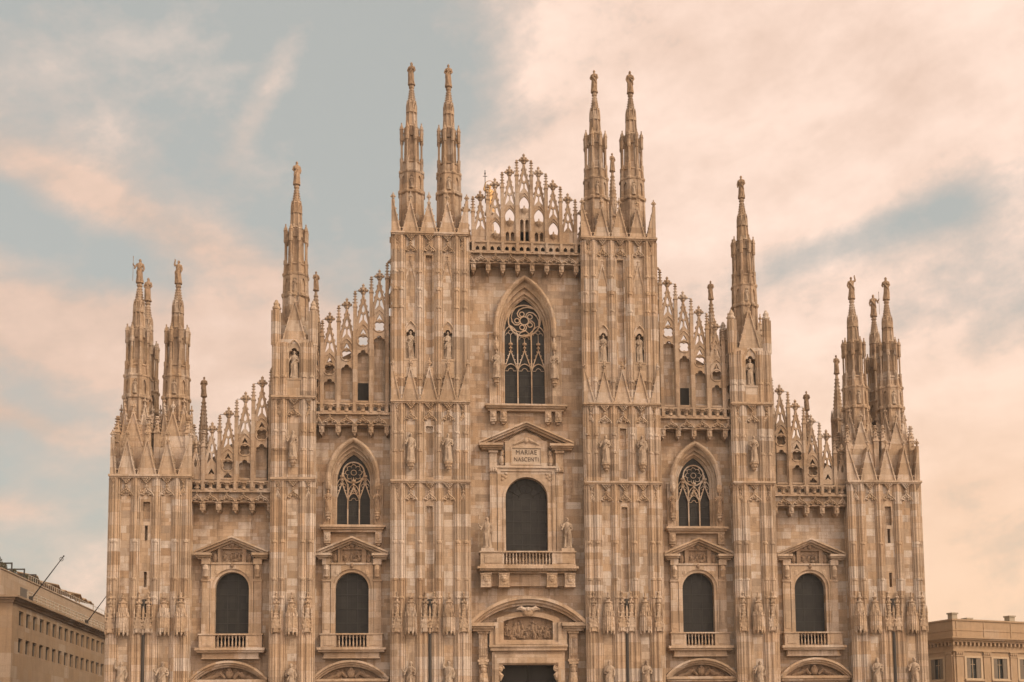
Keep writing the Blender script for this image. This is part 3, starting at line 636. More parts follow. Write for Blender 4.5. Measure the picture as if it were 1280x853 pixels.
# slender pinnacle spires standing on the roof buttresses behind
def thin_spire():
    mb = MB(); mb.lathe([(.62, -12), (.60, -6.4), (.70, -6.3), (.70, -6.15), (.42, -6.0), (.36, -4.5), (.12, -1.85), (.2, -1.78), (.2, -1.7)], 8)
    for k in range(8):
        a = math.pi / 8 + k * math.pi / 4; mb.lathe([(.1, -10), (.1, -6.2), (.13, -6.1), (.02, -5.2)], 5, (.58 * math.cos(a), .58 * math.sin(a), 0))
        for t in range(9): r = .40 - .028 * t; mb.ball((r * math.cos(a), r * math.sin(a), -5.0 + t * .34), (.06, .06, .09), 5, 3)
    return mb
REAR = [(-27.5, 8, 35.7), (-18.1, 10, 46.2), (18.1, 10, 46.2), (26.3, 8, 35.25), (29.84, 10, 39.3), (9.06, 10, 58.3)]
TH = None
for x, y, z in REAR:
    if TH is None: TH = thin_spire().build('rear_spire', SPIRE, DUOMO); o = TH
    else: o = TH.copy(); COL.objects.link(o); o.parent = DUOMO
    o.location = (x, y, z)
rb = MB()
for x, y, z in REAR: rb.box(x - .7, x + .7, y - .7, y + 1.2, 20, z - 11.9)
rb.build('rear_buttress', SPIRE, DUOMO)

# ---- tracery gables over the bays
def tracery_panel(w, zt, zb, central=False):          # zt apex of the finial, zb foot
    mb = MB(); hw = w / 2; H = zt - zb; A = -1.12     # local z = 0 at finial tip
    zsh = -3.55; base = -H
    def P(x, z): return (x, z)
    out = [P(hw * .98, base), P(hw * .98, zsh)]
    n = 5
    for i in range(n):
        t0 = (i + .25) / n; t1 = (i + .6) / n
        for t, d in ((t0, 0), (t0 + .02, .10), (t1, .09), (t1, 0)):
            x = hw * .98 + (.07 - hw * .98) * t; z = zsh + (A - zsh) * t; out.append(P(x + d, z + d * .2))
    out += [P(.07, A)]
    out = out + [P(-x, z) for x, z in out[::-1]]
    holes = []
    def ok(pts): 
        if min(z for x, z in pts) > base + .12: holes.append(pts)
    ok([P(0, -1.72), P(-.125, -2.10), P(-.105, -2.34), P(0, -2.45), P(.105, -2.34), P(.125, -2.10)])
    for s in (-1, 1): ok([P(s * .045, -2.62), P(s * .17, -2.50), P(s * .235, -2.72), P(s * .335, -3.12), P(s * .36, -3.42), P(s * .21, -3.22), P(s * .065, -3.02)])
    if central:
        arch = pointed(0, hw * .66, -4.45, -3.72, 6); ok(arch + [P(-hw * .6, -4.75), P(-.2, -5.02), P(.2, -5.02), P(hw * .6, -4.75)])
        if H > 6.3:
            z1 = -5.55
            for s in (-1, 1): ok(cusped(s * hw * .36, hw * .24, base + .15, z1 - .35))
    else:
        ok([P(0, -3.78), P(-.14, -4.05), P(-.26, -4.30), P(-.08, -4.22), P(0, -4.12), P(.08, -4.22), P(.26, -4.30), P(.14, -4.05)])
        ok(foil(0, -4.82, .44, 4))
        if H > 6.5: ok(cusped(0, hw * .70, base + .15, -6.05))
        elif H > 5.6: ok(cusped(0, hw * .5, base + .15, -5.75))
    mb.plate(out, holes, -.11, .11)
    # mouldings proud of the plate
    a1 = pointed(0, hw * .86, -4.45, -3.45, 7)
    if H > 4.9: mb.tube(xz([p for p in a1 if p[1] > base], -.12), .06, 5)
    for s in (-1, 1): mb.tube([(s * hw * .92, -.11, zsh), (s * .05, -.11, A)], .055, 5)
    if not central and H > 5.5: mb.tube(xz(circle(0, -4.82, .50, 14), -.12), .05, 5, True)
    if central and H > 5.3:
        mb.lathe([(.06, -5.35), (.26, -5.12), (.34, -4.95), (.34, -4.88), (.10, -4.8), (.05, -4.55)], 8, (0, -.05, 0)); mb.ball((0, -.05, -5.4), .09, 6, 4)
    mb.merge(finial_mb(1.16, .66), Matrix.Translation((0, 0, A - .06)))
    return mb
YG = -.82
def crest(items, pins, zbase, x0, x1, zrail, zfr, zcorb, central=False, back=None):
    """items [(x, apex)], pins [(x, tip)]"""
    root = MB()                                        # stone wall behind the tracery, stepping with the roof
    for (bx0, bx1, bz0, bz1) in back: root.prism([(bx0, zbase - 1.2), (bx1, zbase - 1.2), (bx1, bz1), (bx0, bz0)], -.34, .45)
    root.box(x0, x1, -.95, .9, zfr - .02, zbase - 1.0)
    p = root.build('gable_crest', MARBLE, DUOMO)
    for x, za in items: tracery_panel(1.28 if not central else 1.20, za, zbase, central).build('tracery_panel', CREST, p, (x, YG, za))
    for x, za in items:
        for x2, zt in pins:
            if .3 < abs(x2 - x) < .8 and zt < za: MB().tube([(0, 0, 0), (x2 - x, -.1, 0)], .022, 4).build('tie_rod', IRON, p, (x, YG, za - .62))
    for x, zt in pins: pinnacle_mb(zbase - .9, zt, .29).build('pinnacle', CREST, p, (x, YG - .10, 0))
    xs = [x for x, _ in pins]
    # balustrade: posts, rail, and urn-like balusters in between
    bl = MB(); bl.box(x0, x1, -1.22, -.92, zrail - .10, zrail + .04); bl.box(x0, x1, -1.20, -.94, zbase - 1.0, zbase - .86)
    for a in xs: bl.box(a - .11, a + .11, -1.25, -.9, zbase - .9, zrail)
    for a, c in zip([x0] + xs, xs + [x1]):
        m = (a + c) / 2
        if c - a > .7:
            if central:
                bl.plate(rect(a + .1, c - .1, zbase - .86, zrail - .1), [cusped(m + d * (c - a) * .22, .15, zbase - .78, zrail - .52) for d in (-1, 1)], -1.12, -1.0)
            else:
                bl.plate(rect(a + .1, c - .1, zbase - .86, zrail - .1), [rect(m + d * (c - a) * .235 - .15, m + d * (c - a) * .235 + .15, zbase - .74, zrail - .24) for d in (-1, 1)], -1.12, -1.0)
                bl.lathe([(.05, zbase - .86), (.16, zbase - .8), (.10, zbase - .6), (.22, zbase - .35), (.30, zrail - .2), (.30, zrail - .1)], 8, (m, -1.10, 0))
                for d in (-1, 1): bl.ball((m + d * .22, -1.14, zrail - .24), .09, 6, 4)
    bl.build('balustrade', CREST, p)
    # ogee frieze below the balcony
    fr = MB(); fr.box(x0, x1, -1.28, .02, zbase - 1.08, zbase - .98)
    for a, c in zip([x0] + xs, xs + [x1]):
        w = c - a
        if w < .5: continue
        fr.merge(ogee_mb(w, 0), Matrix.Translation(((a + c) / 2, -1.08, zfr - .02)) @ Matrix.Diagonal((1, 1, .80, 1)))
    fr.box(x0, x1, -1.02, .02, zfr - .06, zfr + .02); fr.build('frieze', CREST, p)
    for a in xs:
        place('crest_corbel', lambda: MB().box(-.19, .19, -.78, .3, -.62, .02).box(-.24, .24, -.86, .3, -.08, .03).prism([(-.15, -.62), (.15, -.62), (0, -.85)], -.7, .2).ball((0, -.80, -.32), (.12, .08, .2), 6, 4), 'bracket', CREST, p, (a, -.28, zfr - .06))
    return p
# central crest
ci = [(-4.92, 48.4), (-3.68, 49.55), (-2.44, 50.68), (-1.22, 51.8), (0, 52.9), (1.22, 51.8), (2.44, 50.7), (3.68, 49.55), (4.92, 48.4)]
cp = [(s * x, z) for x, z in ((.61, 52.35), (1.84, 51.25), (3.06, 50.13), (4.30, 49.05)) for s in (-1, 1)]; cp.sort()
crest(ci, cp, 45.1, -4.85, 4.85, 45.05, 43.3, 42.8, True, [(-1.85, 1.85, 46.3, 46.3), (-.62, .62, 47.8, 47.8), (-4.8, 4.8, 45.4, 45.4)])
for s in (-1, 1):
    it = [(10.94 * s, 43.74), (12.02 * s, 42.48), (13.34 * s, 41.24), (14.67 * s, 40.0), (16.05 * s, 38.78), (17.3 * s, 37.6)]
    pn = [(11.39 * s, 43.1), (12.68 * s, 41.9), (14.0 * s, 40.64), (15.32 * s, 39.38), (16.64 * s, 38.1)]
    it.sort(); pn.sort()
    st_ = []
    for a, c, z in ((10.9, 11.39, 38.2), (11.39, 12.68, 37.0), (12.68, 14.0, 36.1), (14.0, 15.32, 35.4), (15.32, 16.64, 34.9), (16.64, 17.2, 34.3)):
        st_.append((min(s * a, s * c), max(s * a, s * c), z + .35 * (1 if s > 0 else -1), z - .35 * (1 if s > 0 else -1)))
    c_ = crest(it, pn, 31.25, *sorted((10.95 * s, 17.15 * s)), 31.1, 29.4, 28.8, False, st_)
    dk = MB(); dk.box(s * 13.34 - .42, s * 13.34 + .42, -.42, -.345, 31.3, 33.0); dk.build('attic_opening_panel', DARK, c_)  # solid dark panel; the opening's inner shade is put into its colour
    it = [(20.35 * s, 34.5), (21.42 * s, 33.3), (22.74 * s, 32.0), (24.06 * s, 30.72), (25.34 * s, 29.45), (26.6 * s, 28.2)]
    pn = [(20.72 * s, 33.9), (22.10 * s, 32.7), (23.42 * s, 31.34), (24.74 * s, 30.06), (25.98 * s, 28.8)]
    it.sort(); pn.sort(); st_ = []
    for a, c, z in ((20.45, 20.72, 30.4), (20.72, 22.1, 29.6), (22.1, 23.42, 28.7), (23.42, 24.74, 27.7), (24.74, 26.0, 26.7), (26.0, 26.88, 26.0)):
        st_.append((min(s * a, s * c), max(s * a, s * c), z + .35 * (1 if s > 0 else -1), z - .35 * (1 if s > 0 else -1)))
    crest(it, pn, 24.75, *sorted((20.5 * s, 26.85 * s)), 24.6, 22.95, 22.3, False, st_)

# ---- windows
def bars(mb, pts, r, y, closed=False, n=4): mb.tube(xz(pts, y), r, n, closed, math.pi / 4)
def gothic_window(cx, central):
    if central: hw, z0, zs, za, zj = 1.74, 31.45, 37.8, 40.8, 37.3; steps = [(2.42, 42.25), (2.05, 41.55), (1.90, 41.05)]; jamb = 2.95
    else: hw, z0, zs, za, zj = 1.40, 21.25, 25.0, 27.3, 24.7; steps = [(1.98, 28.25), (1.72, 27.72), (1.54, 27.42)]; jamb = 2.35
    f = MB(); ys = [-.10, .14, .34]
    inner = steps[1:] + [(hw, za)]
    for (a, ta), (c, tc_), y in zip(steps, inner, ys):
        f.plate(pointed_closed(0, a, z0 - .0, zs, ta, 12), [pointed_closed(0, c, z0 + .002, zs, tc_, 12)], y, .70 + y * .01)
    for (a, ta), y in zip(inner, (-.08, .16, .36)): bars(f, [(a + .05, z0)] + pointed(0, a + .05, zs, ta + .05, 12) + [(-a - .05, z0)], .06, y, n=6)
    for s in (-1, 1):
        a_, b_ = sorted((s * (steps[0][0] - .16), s * jamb)); f.box(a_, b_, -.24, .0, z0, zj + .05); f.box(a_ - .05, b_ + .05, -.30, .0, zj + .051, zj + .2)
        f.tube([(s * (steps[0][0] - .16), -.22, z0), (s * (steps[0][0] - .16), -.22, zj)], .08, 6); f.tube([(s * jamb, -.22, z0), (s * jamb, -.22, zj)], .07, 6)
    o = f.build('gothic_window', DRESSED, DUOMO)
    h = MB(); hp = [(steps[0][0] + .04, zj + .08)] + pointed(0, steps[0][0] + .04, zs + .1, steps[0][1] + .05, 14) + [(-steps[0][0] - .04, zj + .08)]; h.tube(xz(hp, -.46), .17, 8); h.tube(xz([(x * .93, z - .12) for x, z in hp], -.42), .10, 6)
    for s in (-1, 1): h.lathe([(.05, -.5), (.2, -.25), (.24, 0)], 6, (s * (steps[0][0] + .02), -.46, zj + .2))
    for i in range(2, len(hp) - 2, 2): h.ball((hp[i][0] * 1.06, -.46, hp[i][1] + .12), .09, 6, 4)
    h.build('hood_moulding', DRESSED, o)
    g_ = MB(); g_.plate(pointed_closed(0, hw + .1, z0, zs, za + .15, 12), [], .66, .70); g_.build('pane', GLASS_DK, o)
    bk = MB()
    z = z0 + .9
    while z < za - .5: bk.box(-hw, hw, .63, .655, z - .015, z + .015); z += .9
    bk.build('saddle_bars', LEAD, o)
    t = MB(); y = .50; lw = 2 * hw / 3
    zl = z0 + (3.05 if central else 2.15)                # spring of the lower lights
    zh = zj + (.25 if central else -.15)                    # springs of the upper lights
    rr, rz = (1.34, 38.85) if central else (.86, 25.72)
    for m_ in (-.5, .5): t.box(m_ * lw - .05, m_ * lw + .05, y - .07, y + .07, z0, zh + .2)
    bars(t, [(hw, z0)] + pointed(0, hw - .02, zs, za - .02, 12) + [(-hw, z0)], .085, y)
    for k in (-1, 0, 1):
        c = k * lw; pk = 1.75 if central else (1.45 if k else 1.05)
        ht = (.85 if central else .75)
        low = -.55 if (k == 0 and not central) else (-.35 if k == 0 and central else 0)
        if central or k == 0: bars(t, pointed(c, lw * .46, zl, zl + .62, 5), .05, y); bars(t, [(c - lw * .4, zl + .02)] + arc_pts(c, zl + .02, lw * .2, math.pi, 0, 4) + [(c + lw * .4, zl + .02)], .03, y + .03)
        for s in (-1, 1):
            bars(t, [(c + s * lw * .5, zl + .05), (c, zl + pk)], .055, y - .08)
            for j in range(5): q = (j + .5) / 5; t.ball((c + s * (lw * .5 * (1 - q) + .07), y - .08, zl + .08 + pk * q), .05, 5, 3)
        t.lathe([(.05, 0), (.05, .2), (.15, .26), (.15, .34), (.05, .38), (.05, .48), (.19, .56), (.19, .68), (.06, .74), (.02, .95)], 6, (c, y - .08, zl + pk - .08))
        bars(t, [(c, zl + pk + .6), (c, zh + .1 + low)], .03, y)
        bars(t, pointed(c, lw * .47, zh + low, zh + low + ht, 6), .05, y)
        r_ = lw * .16
        for s in (-1, 1): bars(t, arc_pts(c + s * r_ * 1.15, zh + low + .05, r_, -.2 if s > 0 else math.pi + .2, math.pi * .9 if s > 0 else math.pi * .1, 5), .028, y)
        bars(t, arc_pts(c, zh + low + .28, r_, -.5, math.pi + .5, 6), .028, y)
    bars(t, circle(0, rz, rr, 28), .075, y, True)
    if central:
        bars(t, circle(0, rz, .36, 16), .055, y, True)
        for k in range(5):
            a = math.pi / 2 + .32 + 2 * math.pi * k / 5
            bars(t, circle(.60 * math.cos(a), rz + .60 * math.sin(a), .20, 12), .05, y, True)
            bars(t, [(r * math.cos(a + w), rz + r * math.sin(a + w)) for r, w in ((.36, .55), (.62, .62), (.86, .42), (1.02, .1), (1.12, -.25), (1.22, -.6), (1.31, -.95))], .06, y)
    else:
        bars(t, circle(0, rz, .22, 10), .035, y, True)
        for k in range(8):
            a = 2 * math.pi * k / 8
            bars(t, arc_pts(.48 * math.cos(a), rz + .48 * math.sin(a), .19, a - 2.2, a + 2.2, 8), .032, y)
            bars(t, [(.66 * math.cos(a), rz + .66 * math.sin(a)), (.85 * math.cos(a + .2), rz + .85 * math.sin(a + .2))], .028, y)
    t.build('tracery', DRESSED, o)
    s_ = MB(); w = 3.42 if central else 2.62; d = 1.0
    s_.box(-w, w, -.85, .02, z0 - .27, z0 - .10); s_.box(-w + .12, w - .12, -.70, .02, z0 - .42, z0 - .271); s_.box(-w + .25, w - .25, -.5, .01, z0 - .62, z0 - .421); s_.box(-jamb - .1, jamb + .1, -.42, .02, z0 - .099, z0 - .0)
    s_.build('sill', DRESSED, o)
    xs = (-2.7, -1.85, 1.85, 2.7) if central else (-2.05, 2.05)
    for x in xs:
        b_ = MB(); b_.box(-.26, .26, -.5, .01, -.9, 0); b_.box(-.17, .17, -.56, -.4, -.75, -.1); b_.ball((0, -.58, -.36), (.12, .09, .24), 6, 4); b_.prism([(-.2, -.9), (.2, -.9), (.1, -1.08), (-.1, -1.08)], -.35, .01)
        b_.build('bracket', CARVED, o, (x, 0, z0 - .62))
    for s in (-1, 1):                                    # corbels for the jamb statues
        place(('jcorb'), lambda: corbel_mb(.7, .3), 'statue_corbel', CARVED, o, (s * (steps[0][0] + .0), -.5, z0 + (2.1 if central else 1.0)))
        place(('jcan'), lambda: MB().lathe([(.03, -.12), (.20, .05), (.26, .3), (.22, .55), (.12, .7), (.1, .9), (.02, 1.2)], 6), 'canopy', CARVED, o, (s * steps[0][0], -.5, z0 + (4.55 if central else 2.85)))
    o.location = (cx, 0, 0); return o
gothic_window(0, True)
gw = gothic_window(-14.14, False); copy(gw, DUOMO, (14.14, 0, 0))

def figures(mb, x0, x1, z0, z1, y, n, seed, top=None):   # crowded half-relief of small bodies
    rr = random.Random(seed)
    for i in range(n):
        x = x0 + (x1 - x0) * (i + .5 + rr.uniform(-.3, .3)) / n; zz = z0 + (z1 - z0) * rr.uniform(.0, .35); h = (z1 - zz) * rr.uniform(.62, .88)
        if top: h *= max(.45, 1 - .3 * abs((x - (x0 + x1) / 2) / ((x1 - x0) / 2)) ** 2)
        lean = rr.uniform(-.22, .22) * h
        mb.tube([(x, y - .04, zz), (x + lean * .4, y - .10, zz + h * .45), (x + lean, y - .10, zz + h * .78)], [h * .10, h * .15, h * .10], 6)
        mb.ball((x + lean * 1.2, y - .14, zz + h * .92), (h * .085, h * .08, h * .10), 7, 5)
        for s in (-1, 1):
            ex_ = x + lean + s * h * rr.uniform(.14, .26); ezz = zz + h * rr.uniform(.45, .8)
            mb.tube([(x + lean + s * h * .08, y - .12, zz + h * .72), (ex_, y - .15, ezz), (ex_ + rr.uniform(-.15, .2) * h, y - .14, ezz + rr.uniform(-.2, .2) * h)], h * .042, 5)
            mb.tube([(x + s * h * .05, y - .08, zz + h * .4), (x + s * h * .16, y - .13, zz + h * .2), (x + s * h * rr.uniform(.05, .25), y - .07, zz)], h * .055, 5)
    for i in range(n):
        x = rr.uniform(x0, x1); z = rr.uniform(z0, z0 + (z1 - z0) * .6); mb.ball((x, y - .02, z), (rr.uniform(.1, .26), .12, rr.uniform(.08, .2)), 7, 5)
def pediment_mb(hw, zend, zapex, ret, y=-.0, th=.34):     # raking cornice with returned ends, open in the middle
    mb = MB(); sl = (zapex - zend) / hw
    for s in (-1, 1):
        mb.prism([(s * hw, zend), (0, zapex), (0, zapex - .16), (s * (hw - .02), zend - .14)], y - 1.02, y)
        mb.prism([(s * (hw - .08), zend - .13), (0, zapex - .161), (0, zapex - .34), (s * (hw - .1), zend - .30)], y - .84, y - .002)
        mb.prism([(s * (hw - .35), zend - .24), (0, zapex - .341), (0, zapex - .50), (s * (hw - .35), zend - .40)], y - .55, y - .004)
        a, c = sorted((s * (hw - .01), s * (hw - ret)))
        mb.box(a, c, y - 1.0, y, zend - .33, zend - .141); mb.box(a + .09, c - .05, y - .82, y - .003, zend - .46, zend - .331); mb.box(a + .22, c - .12, y - .6, y - .005, zend - .60, zend - .461)
        k = int(ret / .17)
    return mb
def balusters_into(parent, xs, z0, z1, y):
    h = z1 - z0
    for x in xs: place(('baluster', round(h, 2)), lambda: MB().box(-.07, .07, -.07, .07, 0, .05).lathe([(.035, .05), (.075, h * .3), (.05, h * .55), (.03, h * .62), (.06, h * .82), (.06, h)], 8), 'baluster', DRESSED, parent, (x, y, z0))
def arched_window():
    f = MB(); hw, z0, za = 1.33, 12.4, 17.38
    f.plate(rect(-1.66, 1.66, z0 - .02, 17.95), [round_closed(0, hw + .002, z0 - .015, za + .002, 18)], -.22, .05); f.plate(rect(-1.68, 1.68, z0 - .03, 17.98), [round_closed(0, hw + .24, z0 - .02, za + .24, 18)], -.34, -.215)
    f.box(-1.78, 1.78, -.42, .0, 17.981, 18.12)
    for s in (-1, 1): f.ball((s * 1.2, -.33, 17.35), (.2, .06, .24), 6, 4)
    o = f.build('arched_window', DRESSED, DUOMO)
    g_ = MB(); g_.plate(round_closed(0, hw + .1, z0 - .1, za + .1, 18), [], .42, .46); g_.build('pane', GLASS, o)
    l = MB()
    for x in (-.42, .42): l.box(x - .02, x + .02, .385, .415, z0, za - .12)
    for k in range(4): l.box(-hw, hw, .38, .41, z0 + .9 + k * 1.15 - .025, z0 + .9 + k * 1.15 + .025)
    l.build('glazing_bars', LEAD, o)
    for s in (-1, 1):
        p = MB(); p.box(1.72, 2.34, -.30, .0, 12.3, 16.6); p.box(1.84, 2.22, -.34, -.2, 12.7, 16.4); p.box(1.66, 2.40, -.38, .0, 16.6, 16.8); p.box(1.70, 2.36, -.62, .0, 17.95, 18.42); p.prism([(1.74, 16.8), (2.32, 16.8), (2.32, 17.95), (1.74, 17.95)], -.42, .0)
        p.tube([(2.03, -.50, 17.85), (2.03, -.62, 17.55), (2.03, -.50, 17.2), (2.03, -.44, 16.9)], [.2, .24, .2, .13], 8); p.ball((2.03, -.55, 17.05), (.2, .12, .18), 8, 5)
        if s < 0: p.v = [(-x, y, z) for x, y, z in p.v]; p.f = [q[::-1] for q in p.f]
        p.build('pilaster', DRESSED, o)
    pd = pediment_mb(2.92, 18.98, 20.22, 1.32)
    pd.build('pediment', DRESSED, o)
    r = MB(); r.plate(rect(-1.12, 1.12, 18.0, 19.35), [rect(-.78, .78, 18.16, 19.2)], -.40, .02); r.box(-.9, .9, -.2, .01, 18.1, 19.25)
    r.prism([(-.9, 19.35), (.9, 19.35), (.4, 19.72), (-.4, 19.72)], -.36, .0); r.ball((0, -.42, 19.5), (.2, .16, .22), 8, 5); r.ball((-.38, -.38, 19.42), (.2, .1, .12), 6, 4); r.ball((.38, -.38, 19.42), (.2, .1, .12), 6, 4)
    for s in (-1, 1): r.ball((s * 1.32, -.2, 18.5), (.22, .16, .4), 7, 5)
    figures(r, -.7, .7, 18.2, 19.15, -.2, 4, 3); r.ball((0, -.36, 17.9), (.16, .14, .22), 8, 5)
    r.build('relief_panel', RELIEF, o)
    bl = MB()
    for s in (-1, 1): bl.box(*sorted((s * 1.2, s * 2.45)), -.75, .01, 11.22, 12.24); bl.box(*sorted((s * 1.45, s * 2.2)), -.79, -.6, 11.4, 12.05)
    bl.box(-2.52, 2.52, -.82, .02, 12.241, 12.36); bl.box(-2.72, 2.72, -1.05, .02, 11.02, 11.22); bl.box(-2.62, 2.62, -.9, .01, 10.86, 11.019); bl.box(-2.2, 2.2, -.6, .012, 10.45, 10.859); bl.box(-2.28, 2.28, -.66, .011, 10.36, 10.449)
    bl.build('balcony', DRESSED, o); balusters_into(o, [-.98 + .28 * k for k in range(8)], 11.22, 12.24, -.62)
    return o
aw = arched_window(); aw.location = (-23.7, 0, 0)
for x in (-14.2, 14.2, 23.7): copy(aw, DUOMO, (x, 0, 0))

def arch_band(hw, zend, zapex, th, n=22):                # segmental band, outer edge through the ends and the apex
    h = zapex - zend; r = (hw * hw + h * h) / (2 * h); c = zapex - r; a = math.asin(hw / r)
    o = arc_pts(0, c, r, math.pi / 2 - a, math.pi / 2 + a, n); i = [(x * (r - th) / r, c + (z - c) * (r - th) / r) for x, z in o]
    return o + i[::-1]
def side_portal():
    f = MB()
    f.plate(rect(-1.95, 1.95, ZB, 8.3), [rect(-1.5, 1.5, ZB + .005, 6.5)], -.5, .04); f.box(-2.9, 2.9, -.75, .01, 8.31, 8.72); f.box(-3.0, 3.0, -.9, .012, 8.5, 8.63)
    o = f.build('portal', DRESSED, DUOMO)
    a = MB(); a.plate(arch_band(3.08, 8.72, 10.2, .17), [], -1.0, .0); a.plate(arch_band(2.94, 8.70, 10.03, .17), [], -.82, -.003); a.plate(arch_band(2.78, 8.68, 9.86, .16), [], -.6, -.005)
    a.build('segmental_pediment', DRESSED, o)
    t = MB(); t.plate(arch_band(2.5, 8.6, 9.7, .01)[:23] + [(-2.4, 8.6), (2.4, 8.6)], [], -.14, -.02)
    for s in (-1, 1): t.tube([(s * .35, -.25, 8.85), (s * .7, -.3, 9.25), (s * 1.05, -.25, 9.0), (s * 1.5, -.22, 8.85), (s * 1.9, -.2, 8.8)], [.14, .2, .2, .16, .1], 7); t.ball((s * .9, -.3, 9.15), (.24, .14, .2), 7, 5); t.ball((s * 1.45, -.24, 8.95), (.26, .1, .14), 7, 5)
    t.ball((0, -.3, 9.2), (.34, .2, .4), 8, 6); t.ball((0, -.38, 9.5), (.16, .14, .18), 8, 5)
    t.build('tympanum_relief', RELIEF, o)
    for s in (-1, 1): MB().box(s * 2.4 - .35, s * 2.4 + .35, -.5, .0, ZB, 8.3).build('pilaster', DRESSED, o)
    d = MB(); d.box(-1.5, -.01, .3, .42, ZB, 6.5); d.box(.01, 1.5, .3, .42, ZB, 6.5)
    for x in (-.75, .75):
        for k in range(4): d.box(x - .55, x + .55, .26, .31, ZB + .3 + k * 1.4, ZB + 1.4 + k * 1.4)
    d.build('door', BRONZE, o)
    return o
sp_ = side_portal(); sp_.location = (-23.8, 0, 0)
for x in (-14.25, 14.25, 23.8): copy(sp_, DUOMO, (x, 0, 0))

# ---- central window with the inscription, and its balcony
def central_window():
    f = MB(); hw, z0, za = 1.73, 19.15, 25.3
    f.plate(rect(-2.36, 2.36, z0 - .2, 26.0), [round_closed(0, hw, z0 - .195, za, 22)], -.26, .05); f.plate(rect(-2.40, 2.40, z0 - .2, 26.03), [rect(-2.12, 2.12, z0 - .19, 25.78)], -.36, -.255)
    f.plate(round_closed(0, hw + .22, z0 - .18, za + .22, 22), [round_closed(0, hw + .004, z0 - .175, za + .004, 22)], -.33, -.25)
    for s in (-1, 1):
        for dx, dz in ((0, 0), (.22, .12), (-.05, .28), (.24, -.2)): f.ball((s * (1.72 + dx), -.28, 25.3 + dz), (.15, .07, .13), 6, 4)
    f.box(-3.05, 3.05, -.48, .0, 26.04, 26.22)
    o = f.build('arched_window', DRESSED, DUOMO)
    g_ = MB(); g_.plate(round_closed(0, hw + .1, z0 - .1, za + .1, 22), [], .42, .46); g_.build('pane', GLASS, o)
    l = MB()
    for x in (-1.05, -.36, .36, 1.05): l.box(x - .025, x + .025, .385, .415, z0, 23.5)
    for k in range(5): l.box(-hw, hw, .38, .41, z0 + .6 + k * .96 - .025, z0 + .6 + k * .96 + .025)
    for r_ in (.62, 1.2): l.tube(xz(arc_pts(0, 23.5, r_, 0, math.pi, 14), .39), .025, 4)
    for k in range(1, 6): a = math.pi * k / 6; l.tube([(.62 * math.cos(a), .39, 23.5 + .62 * math.sin(a)), (1.72 * math.cos(a), .39, 23.5 + 1.72 * math.sin(a))], .025, 4)
    l.build('glazing_bars', LEAD, o)
    for s in (-1, 1):
        p = MB(); p.box(2.46, 3.02, -.34, .0, 18.9, 25.7); p.box(2.58, 2.90, -.38, -.2, 19.3, 25.4); p.box(2.40, 3.08, -.44, .0, 25.701, 26.04); p.box(2.44, 3.04, -.4, .0, 26.22, 27.3); p.box(2.36, 3.12, -.55, 0, 27.301, 27.5)
        for dx in (-.2, 0, .2): p.ball((2.74 + dx, -.46, 25.88), (.12, .12, .2), 6, 4)
        if s < 0: p.v = [(-x, y, z) for x, y, z in p.v]; p.f = [q[::-1] for q in p.f]
        p.build('pilaster', DRESSED, o)
    pediment_mb(3.92, 28.15, 29.88, 2.0).build('pediment', DRESSED, o)
    q = MB(); q.plate(rect(-1.75, 1.75, 26.22, 28.3), [rect(-1.22, 1.22, 26.36, 27.72)], -.42, .02); q.plate(rect(-1.3, 1.3, 26.28, 27.8), [rect(-1.2, 1.2, 26.38, 27.7)], -.48, -.415)
    q.prism([(-1.5, 28.3), (1.5, 28.3), (.9, 28.75), (0, 29.05), (-.9, 28.75)], -.36, .0)
    for s in (-1, 1):
        q.tube([(s * .2, -.44, 28.4), (s * .6, -.44, 28.2), (s * 1.05, -.44, 28.0)], [.17, .13, .08], 6); q.ball((s * 2.0, -.18, 26.7), (.28, .18, .45), 7, 5); q.ball((s * 1.95, -.18, 27.3), (.2, .15, .3), 7, 5)
    q.ball((0, -.46, 28.36), (.24, .16, .26), 8, 5)
    q.build('inscription_surround', DRESSED, o)
    pl = MB(); pl.box(-1.19, 1.19, -.40, .01, 26.39, 27.69); pl.build('plaque', PLAQUE, o, label='pale plaque lettered MARIAE NASCENTI')
    for txt, z, size in (('MARIAE', 27.17, .50), ('NASCENTI', 26.60, .44)):
        cu = bpy.data.curves.new('inscription', 'FONT'); cu.body = txt; cu.size = size * 1.12; cu.align_x = 'CENTER'; cu.extrude = .012; cu.space_character = 1.08
        to = bpy.data.objects.new('inscription', cu); COL.objects.link(to); dg = bpy.context.evaluated_depsgraph_get(); me = bpy.data.meshes.new_from_object(to.evaluated_get(dg)); bpy.data.objects.remove(to)
        w = max(v.co.x for v in me.vertices) - min(v.co.x for v in me.vertices); tw = 1.72 if txt == 'MARIAE' else 2.02
        for v in me.vertices: v.co = Vector((v.co.x * tw / w, -.414 - v.co.z, z + v.co.y))
        me.materials.append(LETTER); lo = bpy.data.objects.new('inscription', me); COL.objects.link(lo); lo.parent = o
    bl = MB()
    for s in (-1, 1):
        bl.box(*sorted((s * 1.95, s * 3.86)), -1.25, .01, 17.86, 18.86); bl.box(*sorted((s * 2.3, s * 3.5)), -1.3, -1.1, 18.0, 18.7); bl.box(*sorted((s * 2.75, s * 3.8)), -1.28, -.3, 18.985, 19.22)
    bl.box(-3.95, 3.95, -1.34, .02, 18.861, 18.98); bl.box(-3.92, 3.92, -1.38, .02, 17.70, 17.859); bl.box(-4.12, 4.12, -1.5, .02, 17.52, 17.699); bl.box(-3.95, 3.95, -1.3, .018, 17.36, 17.519); bl.box(-3.6, 3.6, -.9, .016, 17.2, 17.359)
    bl.box(-3.4, 3.4, -.5, .014, 16.2, 17.199)
